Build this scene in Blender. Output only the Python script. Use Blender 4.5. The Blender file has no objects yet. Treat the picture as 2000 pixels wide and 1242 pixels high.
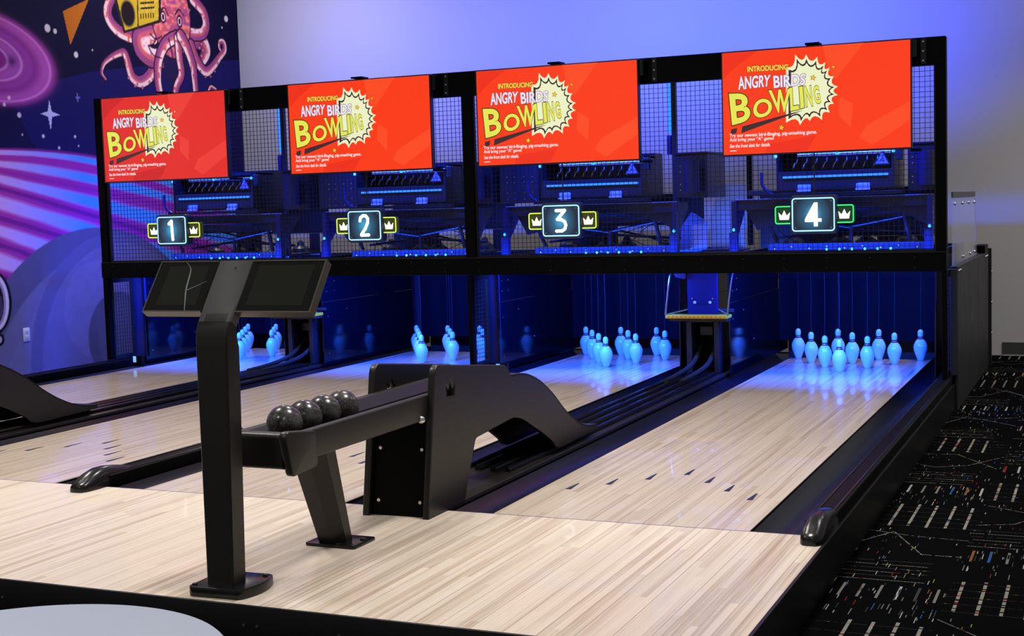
import bpy, bmesh, math, random
import numpy as np
from mathutils import Vector, Matrix
random.seed(7)
PI = math.pi
S = bpy.context.scene
COL = S.collection

# ------------------------------------------------------------------ camera
cam_d = bpy.data.cameras.new('camera'); cam = bpy.data.objects.new('camera', cam_d); COL.objects.link(cam)
cam_d.sensor_width = 36.0; cam_d.lens = 36.0 * 2664.34 / 2000.0; cam_d.clip_start = 0.05; cam_d.clip_end = 60
def look(yaw, pitch, roll):
    f = Vector((-math.sin(yaw)*math.cos(pitch), math.cos(yaw)*math.cos(pitch), -math.sin(pitch)))
    r0 = Vector((math.cos(yaw), math.sin(yaw), 0)); u0 = r0.cross(f)
    r = r0*math.cos(roll) + u0*math.sin(roll); u = u0*math.cos(roll) - r0*math.sin(roll)
    return Matrix(((r.x, u.x, -f.x), (r.y, u.y, -f.y), (r.z, u.z, -f.z))).to_4x4()
cam.matrix_world = Matrix.Translation((1.7627, -4.9414, 1.2353)) @ look(0.4154, 0.0812, -0.0296)
S.camera = cam

# ------------------------------------------------------------------ exposure and world
S.view_settings.view_transform = 'Standard'; S.view_settings.look = 'None'
S.view_settings.exposure = 0.0; S.view_settings.gamma = 1.0
S.view_settings.use_curve_mapping = False
wd = bpy.data.worlds.new('world'); S.world = wd; wd.use_nodes = True
wd.node_tree.nodes['Background'].inputs[0].default_value = (0.80, 0.76, 0.73, 1)
wd.node_tree.nodes['Background'].inputs[1].default_value = 0.27

# lane layout: x across, y towards the pins, z up; lane surface z = 0
LX = [-5.086, -3.332, -1.755, 0.0]      # lane centre lines
LW = 0.527                              # half a lane's width
LANE_END = 5.62
GW = 0.20                               # gutter width
FLOOR = -0.17
FY = 4.11                               # front plane of the machine frame
YW, XWALL = 7.5, -6.84
LN = ['the lane beside the mural', 'the second lane from the mural', 'the second lane from the carpet', 'the lane beside the carpet']

# ------------------------------------------------------------------ lights
def area(name, loc, aim, sx, sy, power, color, spread=PI):
    d = bpy.data.lights.new(name, 'AREA'); d.shape = 'RECTANGLE'; d.size = sx; d.size_y = sy
    d.energy = power; d.color = color; d.spread = spread
    o = bpy.data.objects.new(name, d); COL.objects.link(o); o.location = loc
    o.rotation_euler = (Vector(aim) - Vector(loc)).to_track_quat('-Z', 'Y').to_euler()
    return o
def point(name, loc, power, color, r=0.04):
    d = bpy.data.lights.new(name, 'POINT'); d.energy = power; d.color = color; d.shadow_soft_size = r
    o = bpy.data.objects.new(name, d); COL.objects.link(o); o.location = loc
    return o
WARM = (1.0, 0.955, 0.925)
for x, y, pw in ((-4.6, -3.4, 52), (-1.9, -4.4, 138), (1.2, -4.6, 115), (-3.0, -0.2, 84), (0.2, 0.2, 95), (-5.4, 1.9, 80), (-1.6, 2.1, 75), (1.9, 2.6, 50), (1.7, 5.5, 52)):  # last two are added fill for the back wall by the carpet
    area('ceiling_and_fill_lamp', (x, y, 3.8), (x, y, 0), 0.55, 0.55, pw*0.56, WARM, PI*0.62)
for x, pw in ((-5.6, 46), (-2.6, 6), (2.6, 18)):  # unseen fill lamps added to brighten the back wall and mural
    area('ceiling_and_fill_lamp', (x, 5.9, 4.1), (x, 6.2, 0), 0.6, 0.4, pw, WARM)
BLUE = (0.010, 0.082, 1.0)
for x in LX:                                                      # pin-deck lights behind the beam
    area('pin_deck_light', (x, 4.24, 0.735), (x, 5.25, 0.0), 1.1, 0.08, 88, BLUE)
for x in LX:                                                      # blue lamps behind the top and bottom of the mesh, facing the machines
    area('machine_light', (x, 4.25, 2.00), (x, 4.60, 1.20), 1.2, 0.05, 34, (0.008, 0.045, 1.0), PI*0.44)
    area('machine_light', (x, 4.25, 0.90), (x, 4.60, 1.05), 1.2, 0.04, 3.5, (0.008, 0.045, 1.0))
for x, pw in ((-5.2, 20), (-3.9, 28), (-2.2, 55), (-0.5, 50)):         # wall wash over the machines
    area('wall_wash_light', (x, 5.3, 1.75), (x+0.1, 7.5, 3.1), 0.8, 0.1, pw, (0.045, 0.085, 1.0), PI*0.46)
area('wall_wash_light', (-5.80, 5.0, 1.05), (-6.84, 4.75, 0.85), 0.5, 0.06, 14, (0.07, 0.11, 1.0))

# ------------------------------------------------------------------ materials
MAT = {}
def mat(name, col, rough=0.5, metal=0.0, emit=None, es=0.0, spec=0.5, coat=0.0, noise=None, alpha=1.0, trans=0.0):
    m = bpy.data.materials.new(name); m.use_nodes = True; nt = m.node_tree
    b = nt.nodes['Principled BSDF']
    b.inputs['Base Color'].default_value = (*col, 1); b.inputs['Roughness'].default_value = rough
    b.inputs['Metallic'].default_value = metal; b.inputs['Specular IOR Level'].default_value = spec
    b.inputs['Coat Weight'].default_value = coat; b.inputs['Coat Roughness'].default_value = 0.06
    b.inputs['Alpha'].default_value = alpha; b.inputs['Transmission Weight'].default_value = trans
    if emit: b.inputs['Emission Color'].default_value = (*emit, 1); b.inputs['Emission Strength'].default_value = es
    if noise:                                                     # fine variation of the surface finish
        sc, amt = noise
        tc = nt.nodes.new('ShaderNodeTexCoord'); n = nt.nodes.new('ShaderNodeTexNoise'); n.inputs['Scale'].default_value = sc
        n.inputs['Detail'].default_value = 4
        nt.links.new(tc.outputs['Object'], n.inputs['Vector'])
        mr = nt.nodes.new('ShaderNodeMapRange'); mr.inputs['To Min'].default_value = max(0.02, rough-amt); mr.inputs['To Max'].default_value = rough+amt
        nt.links.new(n.outputs['Fac'], mr.inputs['Value']); nt.links.new(mr.outputs['Result'], b.inputs['Roughness'])
    MAT[name] = m
    return m
def s2l(*c):
    return tuple(((v/255)/12.92 if v/255 <= 0.04045 else ((v/255+0.055)/1.055)**2.4) for v in c)

mat('black_paint', (0.0016, 0.0016, 0.002), 0.45, spec=0.08, noise=(60, 0.06))
mat('black_satin', (0.0105, 0.0098, 0.0093), 0.38, spec=0.4, noise=(80, 0.06))
mat('black_gloss', (0.005, 0.005, 0.006), 0.24, spec=0.4)
mat('blue_plate', (0.018, 0.045, 0.22), 0.35)
mat('black_rubber', (0.012, 0.012, 0.013), 0.6)
mat('gutter_plastic', (0.005, 0.006, 0.013), 0.30, spec=0.3)
mat('pit_panel', (0.003, 0.003, 0.008), 0.09, spec=0.35)
mat('pit_curtain', (0.003, 0.0025, 0.010), 0.65, spec=0.1)
mat('machine_metal', (0.040, 0.042, 0.065), 0.30, 0.6, noise=(25, 0.1))
mat('machine_dark', (0.018, 0.018, 0.024), 0.4)
mat('machine_blue', (0.022, 0.025, 0.10), 0.35, 0.3)
mat('steel', (0.55, 0.55, 0.58), 0.25, 1.0)
mat('bolt_steel', (0.62, 0.62, 0.66), 0.3, 1.0)
mat('grey_metal', (0.075, 0.073, 0.076), 0.5, noise=(120, 0.06))
mat('bezel_metal', (0.10, 0.092, 0.080), 0.34, 0.5)
mat('kiosk_glass', (0.004, 0.0046, 0.0034), 0.10, spec=0.3)
mat('kiosk_display', (0.011, 0.012, 0.008), 0.16, spec=0.35)
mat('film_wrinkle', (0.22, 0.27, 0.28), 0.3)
mat('led_blue', (0.02, 0.05, 0.3), 0.4, emit=(0.015, 0.13, 1.0), es=2.6)
mat('led_cyan', (0.02, 0.1, 0.3), 0.4, emit=(0.03, 0.35, 1.0), es=3.0)
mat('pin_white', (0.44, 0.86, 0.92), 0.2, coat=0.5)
mat('pin_red', (0.10, 0.003, 0.014), 0.35)
mat('string', (0.03, 0.03, 0.05), 0.8, spec=0.1)
mat('latch_plastic', (0.45, 0.52, 0.75), 0.4)
mat('sign_lavender', (0.30, 0.27, 0.52), 0.5)
mat('ledge_wood', (0.85, 0.44, 0.02), 0.5, spec=0.2)
mat('plate_blue', (0.008, 0.010, 0.10), 0.5, spec=0.2)
mat('acrylic', (0.60, 0.60, 0.72), 0.12, alpha=0.34)
mat('acrylic_green', (0.45, 0.62, 0.50), 0.1, alpha=0.28)
mat('white_plastic', (0.80, 0.80, 0.80), 0.35)
mat('slot_dark', (0.05, 0.05, 0.06), 0.5)
mat('sensor_cyan', (0.3, 0.6, 0.8), 0.4, emit=(0.10, 0.42, 0.95), es=0.9)
mat('wire_black', (0.008, 0.008, 0.010), 0.55)
mat('table_grey', (0.30, 0.335, 0.41), 0.5, noise=(6, 0.1))
mat('tv_bezel', (0.02, 0.02, 0.022), 0.35)
mat('baseboard_dark', (0.05, 0.052, 0.052), 0.5)
mat('baseboard_white', (0.42, 0.42, 0.42), 0.5)
mat('fascia_black', (0.004, 0.004, 0.0048), 0.42, spec=0.25, noise=(40, 0.08))
mat('cover_black', (0.017, 0.018, 0.022), 0.5, noise=(5, 0.12))
mat('foul_line', (0.10, 0.08, 0.20), 0.5, spec=0.1)
mat('arrow_dark', (0.022, 0.025, 0.055), 0.4, spec=0.15)
mat('neon_blue', (0.1, 0.3, 0.4), 0.4, emit=(0.34, 0.66, 1.0), es=1.5)
mat('neon_yellow', (0.3, 0.4, 0.05), 0.4, emit=(0.62, 0.85, 0.06), es=1.15)
mat('neon_green', (0.05, 0.4, 0.1), 0.4, emit=(0.03, 0.85, 0.16), es=1.1)
mat('neon_white', (0.8, 0.8, 0.8), 0.4, emit=(0.92, 1.0, 0.96), es=1.5)
mat('neon_cream', (0.8, 0.8, 0.6), 0.4, emit=(1.0, 0.95, 0.62), es=1.5)
mat('ear_panel', (0.02, 0.025, 0.01), 0.4, emit=(0.05, 0.055, 0.012), es=0.6)
mat('ear_panel_green', (0.01, 0.03, 0.015), 0.4, emit=(0.005, 0.055, 0.018), es=0.6)
mat('sign_shell', (0.02, 0.035, 0.09), 0.35)

# planked maple: boards run along y
def wood(name, tint, board=0.0264, gloss=0.2, coat=0.2):
    m = bpy.data.materials.new(name); m.use_nodes = True; nt = m.node_tree; N = nt.nodes; Lk = nt.links
    b = N['Principled BSDF']
    def math_(op, a, c=None, d=None):
        n = N.new('ShaderNodeMath'); n.operation = op
        for k, v in enumerate((a, c, d)):
            if v is None: continue
            if isinstance(v, (int, float)): n.inputs[k].default_value = v
            else: Lk.new(v, n.inputs[k])
        return n.outputs[0]
    tc = N.new('ShaderNodeTexCoord'); sp = N.new('ShaderNodeSeparateXYZ'); Lk.new(tc.outputs['Object'], sp.inputs[0])
    q = math_('DIVIDE', sp.outputs[0], board); idx = math_('FLOOR', q); fr = math_('FRACT', q)
    wn = N.new('ShaderNodeTexWhiteNoise'); wn.noise_dimensions = '1D'; Lk.new(idx, wn.inputs['W'])
    yy = math_('ADD', math_('DIVIDE', sp.outputs[1], 1.25), math_('MULTIPLY', wn.outputs['Value'], 7.0))
    yi = math_('FLOOR', yy)
    cmb = N.new('ShaderNodeCombineXYZ'); Lk.new(idx, cmb.inputs[0]); Lk.new(yi, cmb.inputs[1])
    wn2 = N.new('ShaderNodeTexWhiteNoise'); wn2.noise_dimensions = '2D'; Lk.new(cmb.outputs[0], wn2.inputs['Vector'])
    # long grain streaks
    mp = N.new('ShaderNodeMapping'); mp.inputs['Scale'].default_value = (150, 1.1, 1)
    Lk.new(tc.outputs['Object'], mp.inputs[0])
    ns = N.new('ShaderNodeTexNoise'); ns.inputs['Scale'].default_value = 1.0; ns.inputs['Detail'].default_value = 5; Lk.new(mp.outputs[0], ns.inputs['Vector'])
    mp2 = N.new('ShaderNodeMapping'); mp2.inputs['Scale'].default_value = (34, 1.6, 1); Lk.new(tc.outputs['Object'], mp2.inputs[0])
    ns2 = N.new('ShaderNodeTexNoise'); ns2.inputs['Scale'].default_value = 1.0; ns2.inputs['Detail'].default_value = 3; Lk.new(mp2.outputs[0], ns2.inputs['Vector'])
    v = math_('ADD', math_('MULTIPLY', wn2.outputs['Value'], 0.29), math_('ADD', math_('MULTIPLY', ns.outputs['Fac'], 0.66), math_('MULTIPLY', ns2.outputs['Fac'], 0.30)))
    cr = N.new('ShaderNodeValToRGB'); Lk.new(v, cr.inputs[0])
    e = cr.color_ramp.elements
    e[0].position = 0.36; e[0].color = (tint[0]*0.68, tint[1]*0.59, tint[2]*0.50, 1)
    e[1].position = 0.90; e[1].color = (*[min(1, c*1.16) for c in tint], 1)
    k = e.new(0.6); k.color = (*tint, 1)
    # seam every fourth board is darker
    q4 = math_('FRACT', math_('DIVIDE', sp.outputs[0], board*4))
    seam4 = math_('LESS_THAN', q4, 0.022)
    seam = math_('MULTIPLY', math_('LESS_THAN', fr, 0.05), 0.18)
    sm = math_('MAXIMUM', math_('MULTIPLY', seam4, 0.75), seam)
    mx = N.new('ShaderNodeMix'); mx.data_type = 'RGBA'; Lk.new(sm, mx.inputs[0]); Lk.new(cr.outputs[0], mx.inputs[6]); mx.inputs[7].default_value = (tint[0]*0.32, tint[1]*0.26, tint[2]*0.22, 1)
    Lk.new(mx.outputs[2], b.inputs['Base Color'])
    b.inputs['Roughness'].default_value = gloss; b.inputs['Coat Weight'].default_value = coat; b.inputs['Coat Roughness'].default_value = 0.025; b.inputs['Specular IOR Level'].default_value = 0.16
    MAT[name] = m
wood('lane_maple', (0.585, 0.49, 0.395), gloss=0.22, coat=0.5)
wood('approach_maple', (0.605, 0.52, 0.425), gloss=0.36, coat=0.10)

def paint_wall():
    m = mat('wall_paint', (0.50, 0.49, 0.49), 0.85)
    nt = m.node_tree; b = nt.nodes['Principled BSDF']
    tc = nt.nodes.new('ShaderNodeTexCoord'); n = nt.nodes.new('ShaderNodeTexNoise'); n.inputs['Scale'].default_value = 90; n.inputs['Detail'].default_value = 3
    nt.links.new(tc.outputs['Object'], n.inputs['Vector'])
    bp = nt.nodes.new('ShaderNodeBump'); bp.inputs['Strength'].default_value = 0.08; bp.inputs['Distance'].default_value = 0.004
    nt.links.new(n.outputs['Fac'], bp.inputs['Height']); nt.links.new(bp.outputs[0], b.inputs['Normal'])
paint_wall()

def speckled_ball():
    m = mat('ball_speckle', (0.012, 0.012, 0.013), 0.24, coat=0.15)
    nt = m.node_tree; b = nt.nodes['Principled BSDF']
    tc = nt.nodes.new('ShaderNodeTexCoord'); v = nt.nodes.new('ShaderNodeTexVoronoi'); v.inputs['Scale'].default_value = 150
    nt.links.new(tc.outputs['Object'], v.inputs['Vector'])
    v2 = nt.nodes.new('ShaderNodeTexNoise'); v2.inputs['Scale'].default_value = 28; nt.links.new(tc.outputs['Object'], v2.inputs['Vector'])
    r = nt.nodes.new('ShaderNodeValToRGB'); nt.links.new(v.outputs['Distance'], r.inputs[0])
    r.color_ramp.elements[0].position = 0.10; r.color_ramp.elements[0].color = (0.30, 0.28, 0.25, 1)
    r.color_ramp.elements[1].position = 0.26; r.color_ramp.elements[1].color = (0.022, 0.022, 0.022, 1)
    r2 = nt.nodes.new('ShaderNodeValToRGB'); nt.links.new(v2.outputs['Fac'], r2.inputs[0])
    r2.color_ramp.elements[0].position = 0.42; r2.color_ramp.elements[0].color = (0.022, 0.022, 0.022, 1)
    r2.color_ramp.elements[1].position = 0.62; r2.color_ramp.elements[1].color = (0.06, 0.058, 0.054, 1)
    mx = nt.nodes.new('ShaderNodeMix'); mx.data_type = 'RGBA'; mx.blend_type = 'LIGHTEN'; mx.inputs[0].default_value = 1
    nt.links.new(r.outputs[0], mx.inputs[6]); nt.links.new(r2.outputs[0], mx.inputs[7]); nt.links.new(mx.outputs[2], b.inputs['Base Color'])
speckled_ball()

def emis(name, rgb, k=1.0):
    """lit display pixels of one colour"""
    m = bpy.data.materials.new(name); m.use_nodes = True; b = m.node_tree.nodes['Principled BSDF']
    c = s2l(*rgb)
    b.inputs['Base Color'].default_value = (0.01, 0.01, 0.01, 1); b.inputs['Roughness'].default_value = 0.25
    b.inputs['Emission Color'].default_value = (*c, 1); b.inputs['Emission Strength'].default_value = k
    MAT[name] = m

# ------------------------------------------------------------------ mesh builder
class MB:
    def __init__(self): self.v = []; self.f = []; self.m = []; self.mats = []; self.cur = 0
    def use(self, name):
        if name not in self.mats: self.mats.append(name)
        self.cur = self.mats.index(name); return self
    def add(self, verts, faces):
        o = len(self.v); self.v.extend([tuple(p) for p in verts])
        for f in faces: self.f.append([i+o for i in f]); self.m.append(self.cur)
        return self
    def from_bm(self, bm):
        bm.verts.index_update()
        r = self.add([v.co[:] for v in bm.verts], [[v.index for v in f.verts] for f in bm.faces]); bm.free(); return r
    def box(self, x0, x1, y0, y1, z0, z1, bev=0.0, seg=2, M=None):
        bm = bmesh.new(); bmesh.ops.create_cube(bm, size=1)
        for v in bm.verts: v.co = Vector(((x0+x1)/2+v.co.x*(x1-x0), (y0+y1)/2+v.co.y*(y1-y0), (z0+z1)/2+v.co.z*(z1-z0)))
        if bev > 0: bmesh.ops.bevel(bm, geom=bm.edges[:], offset=bev, segments=seg, affect='EDGES', profile=0.5, clamp_overlap=True)
        if M is not None: bmesh.ops.transform(bm, matrix=M, verts=bm.verts)
        return self.from_bm(bm)
    def prism(self, pts, axis, a, b, bev=0.0, seg=2):
        """outline given in the two other axes, extruded from a to b along axis"""
        def P(u, v, w):
            return {0: (w, u, v), 1: (u, w, v), 2: (u, v, w)}[axis]
        bm = bmesh.new()
        A = [bm.verts.new(P(u, v, a)) for u, v in pts]; B = [bm.verts.new(P(u, v, b)) for u, v in pts]
        n = len(pts); bm.faces.new(A); bm.faces.new(B[::-1])
        for i in range(n): bm.faces.new((A[i], A[(i+1) % n], B[(i+1) % n], B[i]))
        bmesh.ops.recalc_face_normals(bm, faces=bm.faces)
        if bev > 0:
            es = [e for e in bm.edges if abs(e.verts[0].co[axis]-e.verts[1].co[axis]) < 1e-6]
            bmesh.ops.bevel(bm, geom=es, offset=bev, segments=seg, affect='EDGES', profile=0.5, clamp_overlap=True)
        return self.from_bm(bm)
    def cyl(self, p0, p1, r0, r1=None, n=16, caps=True):
        r1 = r0 if r1 is None else r1
        p0, p1 = Vector(p0), Vector(p1); d = (p1-p0).normalized()
        a = d.orthogonal().normalized(); b = d.cross(a)
        V = []
        for p, r in ((p0, r0), (p1, r1)):
            for i in range(n):
                t = 2*PI*i/n; V.append(p + (a*math.cos(t)+b*math.sin(t))*r)
        F = [[i, (i+1) % n, n+(i+1) % n, n+i] for i in range(n)]
        if caps: F += [list(range(n))[::-1], list(range(n, 2*n))]
        return self.add(V, F)
    def tube(self, pts, r, n=8, closed=False):
        pts = [Vector(p) for p in pts]; k = len(pts); V = []; F = []
        ref = None
        for i, p in enumerate(pts):
            if closed: d = pts[(i+1) % k]-pts[i-1]
            else: d = pts[min(i+1, k-1)]-pts[max(i-1, 0)]
            d.normalize()
            if ref is None: ref = d.orthogonal().normalized()
            a = (ref - d*ref.dot(d))
            if a.length < 1e-5: a = d.orthogonal()
            a.normalize(); ref = a; b = d.cross(a)
            rr = r[i] if isinstance(r, (list, tuple)) else r
            for j in range(n):
                t = 2*PI*j/n; V.append(p + (a*math.cos(t)+b*math.sin(t))*rr)
        last = k if closed else k-1
        for i in range(last):
            o = i*n; q = ((i+1) % k)*n
            for j in range(n): F.append([o+j, o+(j+1) % n, q+(j+1) % n, q+j])
        if not closed: F += [list(range(n))[::-1], [(k-1)*n+j for j in range(n)]]
        return self.add(V, F)
    def lathe(self, prof, c=(0, 0, 0), n=32):
        V = []; F = []
        for r, z in prof:
            for i in range(n):
                t = 2*PI*i/n; V.append((c[0]+r*math.cos(t), c[1]+r*math.sin(t), c[2]+z))
        for k in range(len(prof)-1):
            for i in range(n):
                F.append([k*n+i, k*n+(i+1) % n, (k+1)*n+(i+1) % n, (k+1)*n+i])
        F += [list(range(n))[::-1], [(len(prof)-1)*n+i for i in range(n)]]
        return self.add(V, F)
    def ball(self, c, r, u=12, v=8, sz=1.0):
        bm = bmesh.new(); bmesh.ops.create_uvsphere(bm, u_segments=u, v_segments=v, radius=r)
        for q in bm.verts: q.co.z *= sz
        bmesh.ops.translate(bm, verts=bm.verts, vec=c); return self.from_bm(bm)

def rootpos(parent):
    p = Vector((0, 0, 0)); q = parent
    while q is not None: p += q.location; q = q.parent
    return p
def link(name, mb, material=None, parent=None, label=None, smooth=32):
    me = bpy.data.meshes.new(name)
    off = rootpos(parent)
    me.from_pydata([(x-off.x, y-off.y, z-off.z) for x, y, z in mb.v], [], mb.f)
    names = mb.mats if mb.mats else [material]
    for n in names: me.materials.append(MAT[n])
    if mb.mats: me.polygons.foreach_set('material_index', mb.m)
    me.update()
    bm = bmesh.new(); bm.from_mesh(me); bmesh.ops.recalc_face_normals(bm, faces=bm.faces); bm.to_mesh(me); bm.free()
    if smooth:
        me.polygons.foreach_set('use_smooth', [True]*len(me.polygons)); me.set_sharp_from_angle(angle=math.radians(smooth))
    o = bpy.data.objects.new(name, me); COL.objects.link(o)
    if parent: o.parent = parent
    if label: o['label'] = label
    return o
def tag(o, label, cat, group=None, kind=None):
    o['label'] = label; o['category'] = cat
    if group: o['group'] = group
    if kind: o['kind'] = kind
    return o
def thing(name, label, cat, loc=(0, 0, 0), group=None):
    o = bpy.data.objects.new(name, None); COL.objects.link(o); o.location = loc; o.empty_display_size = 0.1
    return tag(o, label, cat, group)
def struct(name, mb, material=None, smooth=32):
    o = link(name, mb, material, None, None, smooth); o['kind'] = 'structure'; return o
def dup(root, loc, label, group=None):
    r = root.copy(); COL.objects.link(r); r.location = loc; r['label'] = label
    if group: r['group'] = group
    for ch in list(root.children):
        c = ch.copy(); COL.objects.link(c); c.parent = r
        for g in list(ch.children):
            d = g.copy(); COL.objects.link(d); d.parent = c
    return r

def round_poly(pts, rad, n=5):
    """2-D outline with rounded corners; rad is one value or one per corner"""
    out = []; k = len(pts)
    for i in range(k):
        p = Vector(pts[i]); a = Vector(pts[i-1]); b = Vector(pts[(i+1) % k])
        r = rad[i] if isinstance(rad, (list, tuple)) else rad
        if r <= 0: out.append(tuple(p)); continue
        u = (a-p); w = (b-p); lu, lw = u.length, w.length; u.normalize(); w.normalize()
        ang = math.acos(max(-1, min(1, u.dot(w)))); t = min(r/math.tan(ang/2), lu*0.49, lw*0.49); rr = t*math.tan(ang/2)
        bis = (u+w).normalized(); c = p+bis*(rr/math.sin(ang/2))
        s = p+u*t; e = p+w*t
        a0 = math.atan2(s.y-c.y, s.x-c.x); a1 = math.atan2(e.y-c.y, e.x-c.x); d = a1-a0
        while d > PI: d -= 2*PI
        while d < -PI: d += 2*PI
        for j in range(n+1):
            q = a0+d*j/n; out.append((c.x+rr*math.cos(q), c.y+rr*math.sin(q)))
    return out
def rect(x0, x1, y0, y1): return [(x0, y0), (x1, y0), (x1, y1), (x0, y1)]
def spline(pts, n=8):
    """Catmull-Rom through 2-D or 3-D points"""
    P = [Vector(p) for p in pts]; out = []
    for i in range(len(P)-1):
        a, b, c, d = P[max(i-1, 0)], P[i], P[i+1], P[min(i+2, len(P)-1)]
        for j in range(n):
            t = j/n; out.append(0.5*((2*b)+(c-a)*t+(2*a-5*b+4*c-d)*t*t+(3*b-a-3*c+d)*t**3))
    out.append(P[-1]); return out

class Flat:
    """layered flat artwork on a plane: origin O (top-left), u to the right, v down, layers lifted along N"""
    def __init__(self, O, U, V, N, step=0.0004):
        self.O, self.U, self.V, self.N = Vector(O), Vector(U).normalized(), Vector(V).normalized(), Vector(N).normalized()
        self.mb = MB(); self.step = step
    def P(self, u, v, k): return self.O + self.U*u + self.V*v + self.N*(k*self.step)
    def poly(self, pts, material, k):
        self.mb.use(material); self.mb.add([self.P(p[0], p[1], k) for p in pts], [list(range(len(pts)))])
    def raw(self, verts, faces, material, k):
        self.mb.use(material); self.mb.add([self.P(p[0], p[1], k) for p in verts], faces)
    def stroke(self, pts, w, material, k, cap=True):
        for a, b in zip(pts, pts[1:]):
            a, b = Vector(a[:2]), Vector(b[:2]); d = (b-a)
            if d.length < 1e-7: continue
            d.normalize(); n = Vector((-d.y, d.x))*(w/2)
            self.poly([a+n, b+n, b-n, a-n], material, k)
        if cap:
            for a in pts:
                self.poly([(a[0]+math.cos(2*PI*i/14)*w/2, a[1]+math.sin(2*PI*i/14)*w/2) for i in range(14)], material, k)

def text_mesh(s, offset=0.0, space=1.0):
    cu = bpy.data.curves.new('lettering', 'FONT'); cu.body = s; cu.size = 1; cu.offset = offset; cu.space_character = space; cu.resolution_u = 4
    o = bpy.data.objects.new('lettering', cu)
    me = bpy.data.meshes.new_from_object(o)
    V = [(v.co.x, v.co.y) for v in me.vertices]; F = [list(p.vertices) for p in me.polygons]
    bpy.data.objects.remove(o); bpy.data.curves.remove(cu); bpy.data.meshes.remove(me)
    return V, F
def fit_text(s, quad, offset=0.0, space=1.0, ref=None):
    """letters of s fitted into a quad (bottom-left, bottom-right, top-right, top-left); ref: text box taken from un-offset letters"""
    V, F = text_mesh(s, offset, space)
    R, _ = text_mesh(ref or s, 0.0, space)
    x0 = min(p[0] for p in R); x1 = max(p[0] for p in R); y0 = min(p[1] for p in R); y1 = max(p[1] for p in R)
    bl, br, tr, tl = [Vector(q) for q in quad]; out = []
    for x, y in V:
        a = (x-x0)/(x1-x0); b = (y-y0)/(y1-y0)
        q = (bl*(1-a)+br*a)*(1-b)+(tl*(1-a)+tr*a)*b; out.append((q.x, q.y))
    return out, F

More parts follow.
